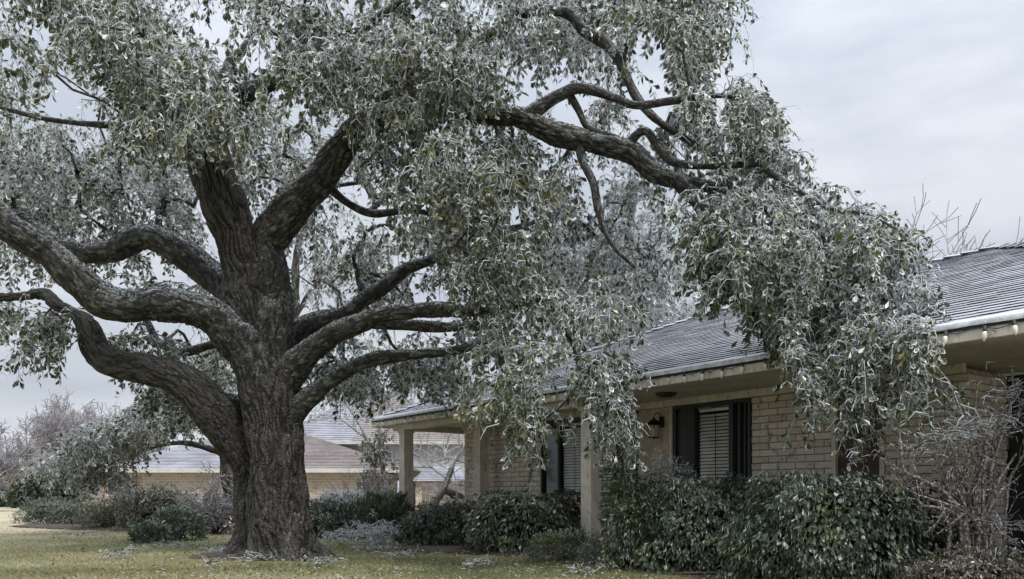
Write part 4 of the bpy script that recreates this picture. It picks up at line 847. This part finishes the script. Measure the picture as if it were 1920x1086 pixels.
# ------------------------------------------------------------------ shrubs
def shrub(name, label, cen, rad, n, mat, size, droop=.55, frost=(-.15, .1), lump=.36, up=.35, stems=24, T=LT, Fc=LF, E=LE, group=None, core=True, flat=1.0, icef=.15):
    cx, cy = cen; root = empty(name, (cx, cy, 0), label, 'shrub', group)
    d = rv(n*2); d = d[d[:, 2] > -.35][:n]; n = len(d); off = rng.uniform(0, 90)
    rr = 1+lump*pn(d*1.9+off)+lump*.6*pn(d*4.6+off); box = np.maximum(np.abs(d).max(1, keepdims=True), .62); dd = d/(box**.35)
    inner = 1-rng.random(n)**2.2*.32; P = dd*np.array(rad)*(rr*inner)[:, None]; P[:, 2] = np.maximum(P[:, 2]*flat+rad[2]*.5*0+rad[2]*.42, .03)*.72; P[:, :2] += (cx, cy)
    o = nrm(d*[1, 1, .7]); A = nrm(o*.55+rv(n)*.55+np.array([0, 0, -droop])); N = nrm(o+np.array([0, 0, up])+rv(n)*.45)
    LVs = Leaves(); rnd = np.clip(.5+.9*pn(P*2.3+off)+rng.normal(size=n)*.2, 0, 1)
    topf = sst(.6, 1.0, P[:, 2]/P[:, 2].max())*.16
    Sz = rng.uniform(*size, n); LVs.add(P, A, N, Sz, rnd, rng.uniform(*frost, n)+topf)
    LVs.build('foliage', M[mat], root, T, Fc, E)
    if icef: 
        q = (P+A*Sz[:, None])[rng.random(n) < icef]; k = len(q); V, Fq = icicles(q, rng.uniform(.015, .06, k), rng.uniform(.002, .0045, k)); npmesh('icicle', V, [Fq], M['ice'], root, kind='stuff')
    m = MB()
    for i in range(stems):
        a = rng.uniform(0, 6.28); e = np.array([cx+math.cos(a)*rad[0]*rng.uniform(.2, .8), cy+math.sin(a)*rad[1]*rng.uniform(.2, .8), rad[2]*rng.uniform(.4, .9)]); s0 = np.array([cx+rng.normal()*rad[0]*.25, cy+rng.normal()*rad[1]*.2, -.02])
        m.tube([s0, (s0+e)/2+rng.normal(size=3)*.05+[0, 0, .05], e], np.array([.014, .01, .005]), 4)
    if stems: m.build('stem', M['bark_plain'], root, world=True, kind='stuff', attrs={'h': np.full(m.n, .5)})
    if core:      # dense shaded inner twig and leaf mass
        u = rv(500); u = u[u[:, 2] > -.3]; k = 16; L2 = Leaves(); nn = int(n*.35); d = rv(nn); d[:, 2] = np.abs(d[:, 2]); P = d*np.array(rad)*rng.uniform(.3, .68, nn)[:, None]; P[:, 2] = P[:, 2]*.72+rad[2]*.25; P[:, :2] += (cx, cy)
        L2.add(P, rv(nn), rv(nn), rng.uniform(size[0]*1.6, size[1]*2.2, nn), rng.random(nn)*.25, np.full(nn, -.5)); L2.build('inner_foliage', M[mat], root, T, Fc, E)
    return root
def gp(px, Y): return ((px-960)/F*Y, Y)
shrub('hedge_shrub', 'big dark green hedge mound at right in front of the brick wall', gp(1575, 9.0), (1.18, .75, 1.18), 13500, 'leaf_hedge', (.05, .095), droop=.9, frost=(-.15, .12))
shrub('hedge_shrub', 'dark hedge mound below the lantern window, right of the square post', gp(1325, 10.4), (.98, .6, 1.12), 9500, 'leaf_hedge', (.05, .09), droop=.9, frost=(-.12, .16))
shrub.__defaults__ = tuple(ST if d is LT else SF if d is LF else SE if d is LE else d for d in shrub.__defaults__)      # farther shrubs take the lighter leaf
shrub('hedge_shrub', 'rounded dark hedge between the two porch posts', gp(988, 13.6), (.98, .62, 1.02), 7500, 'leaf_hedge', (.065, .115), droop=.85, frost=(-.15, .12))
shrub('hedge_shrub', 'lower yellow-green tipped shrub beside the far post', gp(835, 15.2), (.85, .6, .82), 6500, 'leaf_hedge', (.05, .085), frost=(-.15, .05))
shrub('iced_shrub', 'taller frosted grey-green shrub rising under the lantern', gp(1262, 11.0), (.50, .4, 1.36), 4200, 'leaf_blue', (.04, .065), frost=(-.05, .25))
shrub('nandina_shrub', 'small bright green feathery shrub at the foot of the square post', gp(1062, 12.0), (.55, .35, .42), 2600, 'leaf_light', (.05, .08), droop=-.1, T=NT, Fc=NF, E=NE, frost=(-.1, .15), core=False)
shrub('nandina_shrub', 'low grey-green ground shrub right of the square post', gp(1170, 11.4), (.6, .3, .22), 1800, 'leaf_blue', (.05, .08), droop=0, T=NT, Fc=NF, E=NE, frost=(-.1, .2), core=False)
shrub('vine_shrub', 'narrow leafy vine clump with yellow leaves beside the square post', gp(1172, 10.6), (.26, .25, 1.30), 1500, 'leaf_light', (.07, .11), frost=(-.2, .2), core=False, stems=10)
shrub('creeper_shrub', 'brown and green creeper at the right corner below the bare shrub', gp(1835, 7.9), (.75, .4, .42), 3400, 'leaf_brown', (.04, .065), frost=(-.1, .15))
shrub('grassy_shrub', 'frosted grey-green grassy shrub behind the trunk near the far post', gp(650, 18.5), (1.0, .7, .85), 6000, 'leaf_blue', (.10, .2), droop=-.25, T=NT, Fc=NF, E=NE, frost=(-.05, .2))
shrub('grassy_shrub', 'darker grass-like clump just left of the far porch post', gp(722, 18.0), (.55, .4, .82), 2600, 'leaf_blue', (.15, .3), droop=-.8, T=NT, Fc=NF, E=NE, frost=(-.2, .05), core=False)
shrub('round_shrub', 'clipped dark round shrub at far left under the drooping boughs', gp(88, 27), (.85, .7, .80), 5000, 'leaf_hedge', (.05, .08), frost=(-.1, .1))
shrub('round_shrub', 'second clipped dark shrub just right of the far left round one', gp(140, 25.5), (.75, .6, .68), 4600, 'leaf_hedge', (.05, .08), frost=(-.05, .12))
shrub('brown_shrub', 'brown leafless-looking shrub left of the trunk beyond the lawn', gp(215, 23), (.95, .7, .72), 2600, 'leaf_brown', (.08, .13), droop=-.3, T=NT, Fc=NF, E=NE)
shrub('green_shrub', 'olive green shrub in front of the neighbour brick wall', gp(300, 21.5), (1.05, .8, 1.12), 5200, 'leaf', (.06, .1), frost=(-.15, .1))
shrub('blue_shrub', 'small blue-green shrub at the lawn edge left of the trunk', gp(330, 17.5), (.55, .4, .62), 1500, 'leaf_blue', (.08, .14), droop=-.1, core=False)
shrub('leafy_shrub', 'small blue-green tufts beside the blue-green shrub on the lawn', gp(282, 16.5), (.32, .28, .36), 700, 'leaf_blue', (.08, .14), droop=-.1, core=False)
for px, Y, w_, h_, lb in ((20, 60, 7.0, 2.1, 'long low clipped hedge at the far left edge'), (-110, 58, 5.0, 2.1, 'clipped hedge beyond the left edge of the lawn')):
    shrub('far_hedge', lb, gp(px, Y), (w_*.6, 1.2, h_*.72), 2600, 'leaf_hedge', (.25, .4), stems=0, icef=0, core=True)
shrub('far_shrub', 'dark green shrub under the window of the distant left house', gp(90, 55), (2.4, 1.4, 2.6), 1800, 'leaf_hedge', (.25, .4), stems=4, icef=0)

# ------------------------------------------------------------------ bare trees
def bare_tree(name, label, base, height, mat, seed, trunk=.16, levels=6, spread=.55, minr=.012, droop=.0, stems=1, cat='tree', group=None, lean=(0, 0), first=.28, kids=3):
    g = np.random.default_rng(seed); root = empty(name, tuple(base), label, cat, group); A, B, RA, RB = [], [], [], []; thick = []
    lv = [(np.array(base, float)-[0, 0, .1], nrm(np.array([lean[0]+g.normal()*.25*(stems > 1), lean[1]+g.normal()*.2*(stems > 1), 1.])), height*first*g.uniform(.8, 1.2), trunk*g.uniform(.7, 1)) for _ in range(stems)]
    for L_ in range(levels):
        nx = []
        for (p, d, ln, r) in lv:
            nsg = 3 if L_ < 3 else 2; q = p
            for i in range(nsg):
                d = nrm(d+g.normal(size=3)*.14+np.array([0, 0, -droop*(L_ > 1)])); e = q+d*ln/nsg; ra = r*(1-.3*i/nsg); rb = r*(1-.3*(i+1)/nsg)
                A.append(q); B.append(e); RA.append(ra); RB.append(rb); q = e
                if L_ > 0 and L_ < levels-1 and i < nsg-1 and g.random() < .7:
                    nx.append((e, nrm(d+g.normal(size=3)*spread*1.3), ln*g.uniform(.5, .8), r*.5))
            for _ in range(kids if L_ < levels-2 else 2):
                nx.append((q, nrm(d+g.normal(size=3)*spread+np.array([0, 0, .08])), ln*g.uniform(.6, .88), max(r*.62, minr)))
        lv = nx
    A, B, RA, RB = map(np.array, (A, B, RA, RB)); RA = np.maximum(RA, minr); RB = np.maximum(RB, minr); A[:, 2] = np.maximum(A[:, 2], -.1); B[:, 2] = np.maximum(B[:, 2], .02)
    big = RA > trunk*.45
    V, Q = prisms(A[big], B[big], RA[big], RB[big], 7); npmesh('trunk', V, [Q], M['bark_plain'], root, smooth=True, attrs={'h': np.full(len(V), .6)}, uv=V[:, :2])
    V, Q = prisms(A[~big], B[~big], RA[~big], RB[~big], 3); npmesh('branch', V, [Q], mat, root, smooth=True, kind='stuff'); return root
BT = [(-60, 62, 12, 'lilac-grey frosted bare tree at the left edge', 1), (25, 55, 10.5, 'frosted bare tree behind the far hedge at left', 2), (110, 66, 11.5, 'frosted bare tree right of the far left hedge', 3), (190, 75, 12.5, 'distant frosted bare tree above the bowed evergreen', 4), (265, 80, 12, 'distant frosted bare tree left of the trunk', 5), (-10, 45, 7.5, 'low spreading frosted bare tree at the left edge', 8)]
for px, Y, h_, lb, sd_ in BT:
    bare_tree('bare_tree', lb, (*gp(px, Y), 0), h_, M['lilac'], sd_, trunk=.22, levels=7, spread=.5, minr=.024, group='frosted bare trees at the far left', first=.2)
bare_tree('bare_tree', 'ice-covered bare tree rising behind the roof ridge at right', (18.2, 27, 0), 10.4, M['bare'], 21, trunk=.22, levels=7, spread=.66, kids=4, minr=.014, first=.30, droop=.03)
bare_tree('bare_tree', 'smaller bare treetop behind the ridge left of the big iced one', (16.1, 29, 0), 10.9, M['bare'], 24, trunk=.14, levels=7, spread=.5, kids=3, minr=.013, first=.32)
bare_tree('bare_tree', 'dark bare tree seen past the far porch post', (*gp(798, 27), 0), 5.6, M['bare'], 31, trunk=.24, levels=6, spread=.75, minr=.012, lean=(.25, 0), first=.24)
bare_tree('bare_tree', 'slim bare tree just left of the far porch post', (*gp(735, 25), 0), 6.0, M['bare'], 33, trunk=.13, levels=5, spread=.5, minr=.012, first=.35)
leafy_tree('oak_tree', (-7.6, 27, 0), [[(540, 985, 27, 26), (545, 800, 27, 22), (544, 640, 27, 21), (553, 560, 27, 19), (558, 470, 27, 15), (580, 400, 27, 10)], [(550, 600, 27, 12), (600, 520, 27, 8), (650, 480, 27, 5)]],
 [([(500, 360), (640, 340), (720, 430), (700, 560), (600, 560), (540, 430)], 40, 25, 29, 6, (.5, 1.1), .08)], 'slim pale-trunked iced oak standing straight behind the big oak', size=(.10, .16), gap=.09)
bare_tree('iced_bush', 'white twiggy ice-covered bush against the left side of the trunk', (*gp(405, 20), 0), 2.5, M['lilac'], 41, trunk=.03, levels=6, spread=.8, minr=.011, droop=.04, stems=12, cat='shrub', first=.2, kids=2)
bare_tree('iced_bush', 'brown twiggy bush beyond the lawn left of the white one', (*gp(240, 24), 0), 1.9, M['red_twig'], 43, trunk=.02, levels=5, spread=.7, minr=.007, stems=9, cat='shrub', first=.25, kids=2)
bare_tree('iced_bush', 'frosted brown stems behind the grassy shrub near the far post', (*gp(700, 21), 0), 2.2, M['red_twig'], 44, trunk=.02, levels=5, spread=.6, minr=.006, stems=9, cat='shrub', first=.3, kids=2)
leafy_tree('small_tree', (-3.9, 22, 0), [[(705, 985, 22, 9), (700, 900, 22, 7), (712, 830, 22, 5)], [(703, 930, 22, 6), (725, 860, 22, 4)]], [([(670, 810), (740, 800), (752, 900), (740, 950), (690, 950)], 34, 21.3, 22.7, 6, (.2, .5), -.05)],
 'small tree with hanging brown leaves left of the far porch post', mat='leaf_brown', size=(.07, .13), gap=.05, ice=.1, nlimb=6)
# the bare crape myrtle at the right corner
def myrtle():
    g = np.random.default_rng(77); base = np.array([*gp(1838, 8.15), 0]); root = empty('crape_myrtle', tuple(base), 'bare multi-stemmed shrub with ice-beaded reddish stems at the right corner', 'shrub'); A, B, RA, RB = [], [], [], []; SI = []; tips = []
    ends = [(1640, 905), (1690, 800), (1720, 760), (1750, 840), (1770, 720), (1800, 750), (1835, 720), (1860, 700), (1900, 690), (1930, 760), (1660, 850), (1790, 800), (1880, 800), (1905, 850), (1950, 700), (1700, 900), (1760, 780), (1820, 780), (1850, 860)]
    for i, (ex, ey) in enumerate(ends):
        e = U(ex, ey, 8.15+g.uniform(-.5, .45)); s0 = base+[g.normal()*.16, g.normal()*.12, -.05]; r0 = g.uniform(.016, .038)
        k = np.array([np.append(s0, r0), np.append(s0*.55+e*.45+[(s0[0]-e[0])*.25, 0, .12]+g.normal(size=3)*.05, r0*.75), np.append(s0*.25+e*.75+g.normal(size=3)*.05, r0*.5), np.append(e, r0*.28)])
        P = catmull(k, .09)
        P[:, :3] += np.stack([pn(np.stack([np.arange(len(P))*.35, 0*P[:, 0]+i*3.1, 0*P[:, 0]+w*5.7], 1)) for w in range(3)], 1)*.035
        for a, b in zip(P[:-1], P[1:]): SI.append(i); A.append(a[:3]); B.append(b[:3]); RA.append(a[3]); RB.append(b[3])
        for j in range(len(P)//3, len(P), 1):
            for _ in range(int(g.integers(0, 3))):
                q = P[j, :3]; d = nrm(nrm(P[j, :3]-P[j-1, :3])*.7+g.normal(size=3)*.7); ln = g.uniform(.12, .4); rr = P[j, 3]*.45+.002
                for s_ in range(4):
                    d = nrm(d+g.normal(size=3)*.3+np.array([0, 0, -.18])); e2 = q+d*ln/4; SI.append(-1); A.append(q); B.append(e2); RA.append(rr); RB.append(rr*.8); q = e2; rr *= .8; tips.append(e2)
    A, B, RA, RB = map(np.array, (A, B, RA, RB)); big = RA > .011
    SI = np.array(SI)
    for k in range(len(ends)):
        q = big & (SI == k)
        if q.any(): V, Q = prisms(A[q], B[q], RA[q], RB[q], 7); npmesh('stem', V, [Q], M['red_twig'], root, smooth=True)
    V, Q = prisms(A[~big], B[~big], RA[~big], RB[~big], 4); npmesh('twig', V, [Q], M['red_twig'], root, smooth=True, kind='stuff')
    tips = np.array(tips); tp = tips[g.random(len(tips)) < .8]; n = len(tp); V, Fq = icicles(tp+g.normal(size=(n, 3))*.008, g.uniform(.015, .05, n), g.uniform(.004, .008, n)); npmesh('ice_bead', V, [Fq], M['ice'], root, smooth=True, kind='stuff')
    # tangled iced clumps
    cl = []
    for cx, cy, sx, sy, m_ in ((1870, 785, 45, 14, 130), (1905, 745, 28, 22, 80), (1810, 812, 36, 10, 90), (1740, 835, 30, 12, 40), (1900, 1000, 40, 26, 100)):
        q = np.stack([g.normal(cx, sx, m_), g.normal(cy, sy, m_)], 1)
        for (x, y) in q: cl.append(U(x, y, 8.0+g.normal()*.12))
    a = np.array(cl); n = len(a); d = g.normal(size=(n, 3))*[1, 1, .5]; d = nrm(d); b = a+d*g.uniform(.04, .12, n)[:, None]; c = b+nrm(d+g.normal(size=(n, 3))*.6+[0, 0, -.5])*g.uniform(.03, .1, n)[:, None]; r = g.uniform(.003, .006, n)
    V1, Q1 = prisms(a, b, r, r*.9, 3); V2, Q2 = prisms(b, c, r*.9, r*.5, 3); npmesh('iced_tangle', np.vstack([V1, V2]), [np.vstack([Q1, Q2+len(V1)])], M['twig'], root, smooth=True, kind='stuff')
myrtle()

# ------------------------------------------------------------------ neighbouring houses
def roofstrips(m, a, b, ridge_a, ridge_b, n, lift=.05):
    """courses of a roof slope between eave a-b and ridge ra-rb, as lapped strips"""
    a, b, ra, rb = map(lambda v: np.array(v, float), (a, b, ridge_a, ridge_b)); nn = nrm(np.cross(b-a, (ra+rb)/2-(a+b)/2)); nn = nn if nn[2] > 0 else -nn
    for i in range(n):
        t0, t1 = i/n, (i+1)/n; p0 = a+(ra-a)*t0; p1 = b+(rb-b)*t0; q0 = a+(ra-a)*t1; q1 = b+(rb-b)*t1
        m.add([p0, p1, p0+nn*lift, p1+nn*lift, q0+nn*.005, q1+nn*.005], [(0, 1, 3, 2), (2, 3, 5, 4)])
def neighbour():
    root = empty('neighbour_house', (-14, 48, 0), 'tan brick house with frosted hip roofs seen behind the oak trunk', 'house')
    Yw = 48.; x0, x1, x2 = -25.0, -6.0, -8.3; ez = 2.4
    w = MB(); w.box(x0+.8, x2, Yw, Yw+10, -.1, 2.3); wall = w.build('wall', M['far_brick'], root, world=True)
    MB().box(x0, x1, Yw-.75, Yw-.6, 2.22, 2.46).build('gutter', M['gutter'], root, world=True); MB().box(x0, x1, Yw-.6, Yw-.01, 2.30, 2.34).build('soffit', M['soffit'], root, world=True)
    m = MB(); roofstrips(m, (x0, Yw-.7, ez), (x1, Yw-.7, ez), (-19.5, 54.5, 5.0), (-14.2, 54.5, 5.0), 26); m.build('roof', M['roof_grey'], root, world=True)
    m = MB(); roofstrips(m, (-17.5, Yw-.72, ez+.02), (x1, Yw-.72, ez+.02), (-15.8, 54.4, 5.03), (-14.2, 54.4, 5.03), 26, .06); m.build('roof', M['roof_brown'], root, world=True)
    m = MB(); roofstrips(m, (x0, Yw+14, ez), (x0, Yw-.7, ez), (-19.5, 54.5, 5), (-19.5, 54.5, 5), 26); roofstrips(m, (x1, Yw-.7, ez), (x1, Yw+14, ez), (-14.2, 54.5, 5), (-14.2, 54.5, 5), 26); roofstrips(m, (x1, Yw+14, ez), (x0, Yw+14, ez), (-14.2, 54.5, 5), (-19.5, 54.5, 5), 8); m.build('roof', M['roof_brown'], root, world=True)
    # upper block with siding
    w = MB(); w.box(-16.5, -1.5, 57, 66, 2, 4.55); w.build('siding_wall', M['siding'], root, world=True)
    MB().box(-17, -1, 56.2, 56.35, 4.45, 4.7).build('gutter', M['gutter'], root, world=True)
    m = MB(); roofstrips(m, (-17.3, 56.3, 4.65), (-.5, 56.3, 4.65), (-13, 62, 8.0), (-9.2, 62, 8.6), 24, .06); m.build('roof', M['roof_grey'], root, world=True)
    m = MB(); roofstrips(m, (-.5, 56.3, 4.65), (-.5, 68, 4.65), (-9.2, 62, 8.6), (-9.2, 62, 8.6), 24, .06); roofstrips(m, (-11.3, 56.25, 4.7), (-.5, 56.25, 4.7), (-9.9, 61.9, 8.55), (-9.2, 61.9, 8.65), 24, .06); m.build('roof', M['roof_brown'], root, world=True)
    for (a, b, z0, z1) in ((-24.2, -22.9, .9, 2.1), (-8.95, -8.4, 1.2, 2.1)):
        f = MB().box(a-.08, b+.08, Yw-.06, Yw-.003, z0-.08, z1+.08).build('window', M['white'], root, world=True); MB().box(a, b, Yw-.075, Yw-.062, z0, z1).build('pane', M['glass'], f, world=True)
    MB().box(x2-.3, x2+.0, Yw-.05, Yw-.004, -.1, 2.3).build('corner_board', M['trim'], root, world=True)
neighbour()
def farhouse():
    root = empty('distant_house', (-38, 72, 0), 'low tan house with white window at the far left behind bare trees', 'house')
    MB().box(-50, -33, 72, 80, -.1, 2.5).build('wall', M['panel'], root, world=True); m = MB(); roofstrips(m, (-51, 71.3, 2.5), (-32, 71.3, 2.5), (-47, 76, 5), (-36, 76, 5), 12, .08); m.build('roof', M['roof_brown'], root, world=True)
    for a in (-40.9, -38): 
        f = MB().box(a-.9, a+.9, 71.9, 71.996, .6, 2.2).build('window', M['white'], root, world=True); MB().box(a-.75, a+.75, 71.87, 71.898, .75, 2.05).build('pane', M['siding'], f, world=True)
    r2 = empty('garage_house', (-6, 60, 0), 'grey roofed house beyond the fence seen through the porch', 'house')
    MB().box(-7.8, 2, 61, 68, -.1, 3.6).build('wall', M['siding'], r2, world=True); m = MB(); roofstrips(m, (-8.3, 60.3, 3.2), (2.5, 60.3, 3.2), (-6, 65, 5.6), (0, 65, 5.6), 16, .07); m.build('roof', M['roof_grey'], r2, world=True)
    r3 = empty('garden_shed', (-3.9, 34, 0), 'small shed with frosted rounded roof beyond the far porch post', 'shed')
    MB().box(-4.1, -2.2, 34, 36, -.05, 1.5).build('wall', M['panel'], r3, world=True); m = MB(); roofstrips(m, (-4.25, 33.8, 1.5), (-1.95, 33.8, 1.5), (-3.7, 35, 2.15), (-2.3, 35, 2.15), 9, .03); m.build('roof', M['roof_grey'], r3, world=True)
    r4 = empty('wooden_fence', (-2, 32, 0), 'weathered vertical board fence beyond the porch', 'fence')
    x = -3.6; base = None
    while x < 4.2:
        h_ = 1.42+rng.normal()*.02; o = MB().box(x, x+.135, 32, 32.025, -.02, h_).build('board', M['fence'], r4, world=True) if base is None else base.copy()
        if base is not None: C.objects.link(o); o.parent = r4; o.location = (x+3.6, rng.normal()*.006, rng.normal()*.02)
        base = base or o; x += .15
    for z in (.3, 1.1): MB().box(-3.6, 4.2, 32.032, 32.07, z, z+.09).build('rail', M['fence'], r4, world=True)
farhouse()

# ------------------------------------------------------------------ beds, debris and grass
patch('flower_bed', [(4.9, 6.0), (7.5, 5.0), (7.5, 8.6), (4.5, 9.6), (2.2, 10.9), (1.2, 11.6), (1.2, 10.6), (2.0, 9.6), (3.2, 8.0)], .03, M['dirt'])
patch('flower_bed', [(-2.0, 14.2), (.6, 12.6), (1.0, 13.4), (-1.4, 15.6), (-2.6, 15.6)], .03, M['dirt'])
patch('tree_base_soil', [(-5.0, 12.3), (-4.2, 11.95), (-3.3, 11.9), (-2.7, 12.2), (-2.9, 13.0), (-4.0, 13.6), (-5.1, 13.2)], .03, M['dirt'])
patch('flower_bed', [(-15.5, 24.5), (-13.5, 23.2), (-11, 21.6), (-9, 21.4), (-8, 23), (-11, 26), (-15.5, 27)], .03, M['dirt'])
def fallen():
    root = empty('fallen_limb', tuple(U(740, 1003, 15.6)*[1, 1, 0]), 'dark broken oak limb lying on the grass by the far porch post', 'fallen branch')
    keep = len(LIMBS), len(SOL)
    limb('x', [(745, 1006, 15.6, 22), (790, 1002, 15.4, 22), (830, 992, 15.2, 24), (868, 968, 15.0, 22), (890, 940, 14.9, 14)], 24, 'limb', parent=root, solid=False, mat=M['bark_limb'])
    P, r = LIMBS.pop(); T = np.array([U(x, y, Y) for x, y, Y in zip(rng.uniform(620, 760, 26), rng.uniform(985, 1015, 26), rng.uniform(15.0, 17.0, 26))]); T[:, 2] = rng.uniform(.05, .28, 26)
    cn = Canopy([(P, r)]); cn.grow(T, P[-1], .05); bt = [(*cn.strands(T, np.arange(26), 5, (.2, .5))[:3], .1, 1, .1)]; cn.hang(bt); LVf = Leaves(); cn.leaves(LVf, (.05, .09), .08); cn.branches(root, M['bark_limb'], M['twig']); cn.twigs(root, M['twig']); cn.curls(root, 1.2); LVf.build('foliage', M['leaf'], root)
fallen()
def debris(px, py, w, n, seed, label):
    g = np.random.default_rng(seed); Y = F/(py-YH)*1.0; c = U(px, py, Y); c[2] = 0; root = empty('fallen_twig', tuple(c), label, 'fallen twig', 'broken twigs on the lawn'); wm = w/F*Y
    k = n*3; a = c+np.stack([g.normal(0, wm*.4, k), g.normal(0, wm*.7, k), g.uniform(.02, .06, k)], 1); d = nrm(g.normal(size=(k, 3))*[1, 1, .25]); ln = g.uniform(.08, .3, k)[:, None]; b = a+d*ln*.5+[0, 0, .03]; e = b+nrm(d+g.normal(size=(k, 3))*.5*[1, 1, .3])*ln*.5; e[:, 2] = np.maximum(e[:, 2]-.03, .02); r = g.uniform(.004, .009, k)
    V1, Q1 = prisms(a, b, r, r*.8, 4); V2, Q2 = prisms(b, e, r*.8, r*.4, 4); npmesh('twig', np.vstack([V1, V2]), [np.vstack([Q1, Q2+len(V1)])], M['twig'], root, smooth=True, kind='stuff')
    LVd = Leaves(); m_ = n*7; P = c+np.stack([g.normal(0, wm*.45, m_), g.normal(0, wm*.7, m_), g.uniform(.03, .12, m_)], 1); LVd.add(P, nrm(rv(m_)*[1, 1, .5]), nrm(rv(m_)+[0, 0, 1]), g.uniform(.05, .09, m_), g.random(m_), g.uniform(-.1, .2, m_)); LVd.build('leaf_spray', M['leaf'], root, kind='stuff')
DB = [(222, 1046, 28, 6, 'icy twig on the grass at lower left'), (258, 1034, 16, 3, 'small sprig on the grass left of the blue-green shrub'), (430, 1035, 40, 14, 'heap of icy twigs against the left foot of the trunk'), (395, 1062, 12, 2, 'single dry leafy twig on the grass before the trunk'), (700, 1030, 60, 14, 'broad scatter of icy twigs right of the trunk'), (650, 1012, 40, 12, 'icy twigs in the grass behind the trunk flare'), (800, 1020, 50, 6, 'dark twigs on the lawn before the fallen limb'), (1100, 1075, 30, 5, 'iced twig near the lower edge below the square post'), (470, 1052, 36, 9, 'icy twigs lying at the front of the trunk base'), (600, 1060, 40, 9, 'icy twigs on the grass just right of the trunk base'), (330, 1028, 40, 8, 'icy sprigs under the blue-green shrub'), (760, 1045, 44, 8, 'loose icy sprig on the open lawn right of the trunk'), (900, 1062, 36, 7, 'icy sprig on the open lawn below the fallen limb'), (150, 1010, 40, 7, 'icy litter at the edge of the left bed'), (1140, 1068, 26, 6, 'yellow-leaved iced sprig on the lawn at bottom centre'), (1210, 1060, 30, 7, 'iced sprig at the edge of the soil bed'), (1010, 1052, 26, 4, 'small dark twig on the green lawn by the nandina')]
for i, a in enumerate(DB): debris(*a[:4], 100+i, a[4])
def grass():
    n = 200000; u = rng.random(n); Y = 1/(1/8.3+(1/30.-1/8.3)*u**.8); X = rng.uniform(-.68, .68, n)*Y; P = np.stack([X, Y, 0*X], 1)
    q = toloc(P); keep = ~((q[:, 0] > .3) & (q[:, 1] > -.1) & (q[:, 0] < 17)) & ~((q[:, 1] > -1.0) & (q[:, 0] > 8)) & ~((q[:, 1] > -.55) & (q[:, 0] > 5))
    keep &= (np.hypot(X+3.6, (Y-12.6)) > .75+.25*pn(P*2)); P = P[keep]; n = len(P)
    P[:, 2] = .05*pn(P*[.25, .25, 1]+5.3)*sst(4, 9, P[:, 1])-.025
    h = rng.uniform(.022, .055, n)*(1+.5*pn(P*1.3)); lean = rng.normal(size=(n, 2))*.026; w = rng.uniform(.003, .0055, n)*(P[:, 1]/11)**.5; th = rng.uniform(0, np.pi, n); sx = np.stack([np.cos(th)*w, np.sin(th)*w, 0*w], 1)
    V = np.stack([P-sx, P+sx, P+np.stack([lean[:, 0], lean[:, 1], h], 1)], 1).reshape(-1, 3)
    big = pn(P*[.22, .5, 1]+9)+.5*pn(P*[1.1, 1.6, 1]); green = sst(-3.2, -.5, P[:, 0])*.25; strawf = sst(16, 20, P[:, 1])*sst(-2, -6, P[:, 0])*.35
    rnd = np.clip(.50+big*.5-green+strawf+rng.normal(size=n)*.17, 0, 1)
    npmesh('grass_blades', V, [np.arange(n*3).reshape(-1, 3)], M['grass'], kind='stuff', attrs={'rnd': np.repeat(rnd, 3)})
    g = [o for o in C.objects if o.name.startswith('grass_blades')][-1]; tag(g, 'short dormant winter grass, green to straw coloured, across the lawn', 'grass')
    m = 2600; Yv = 1/rng.uniform(1/20, 1/8.6, m); P = np.stack([rng.uniform(-.65, .3, m)*Yv, Yv, 0*Yv+.04], 1); L3 = Leaves(); L3.add(P, nrm(rv(m)*[1, 1, .3]), nrm(rv(m)*.6+[0, 0, 1]), rng.uniform(.035, .06, m), rng.random(m), rng.uniform(-.2, .1, m))
    k = 900; Yv = 1/rng.uniform(1/19, 1/8.8, k); a = np.stack([rng.uniform(-.5, .28, k)*Yv, Yv, 0*Yv+.03], 1); b = a+nrm(rv(k)*[1, 1, .25])*rng.uniform(.02, .06, k)[:, None]; rr = rng.uniform(.002, .0045, k)
    V, Q = prisms(a, b, rr, rr*.5, 3); tag(npmesh('ice_bits', V, [Q], M['ice'], kind='stuff'), 'shed slivers of ice glinting in the grass', 'ice')
    o = L3.build('leaf_litter', M['leaf_brown'], None); tag(o, 'small brown fallen leaves scattered through the lawn', 'leaf litter')
grass()
print('tris', sum(sum(len(p.vertices)-2 for p in o.data.polygons) if False else len(o.data.loops)-2*len(o.data.polygons) for o in C.objects if o.type == 'MESH'), 'objects', len(C.objects))
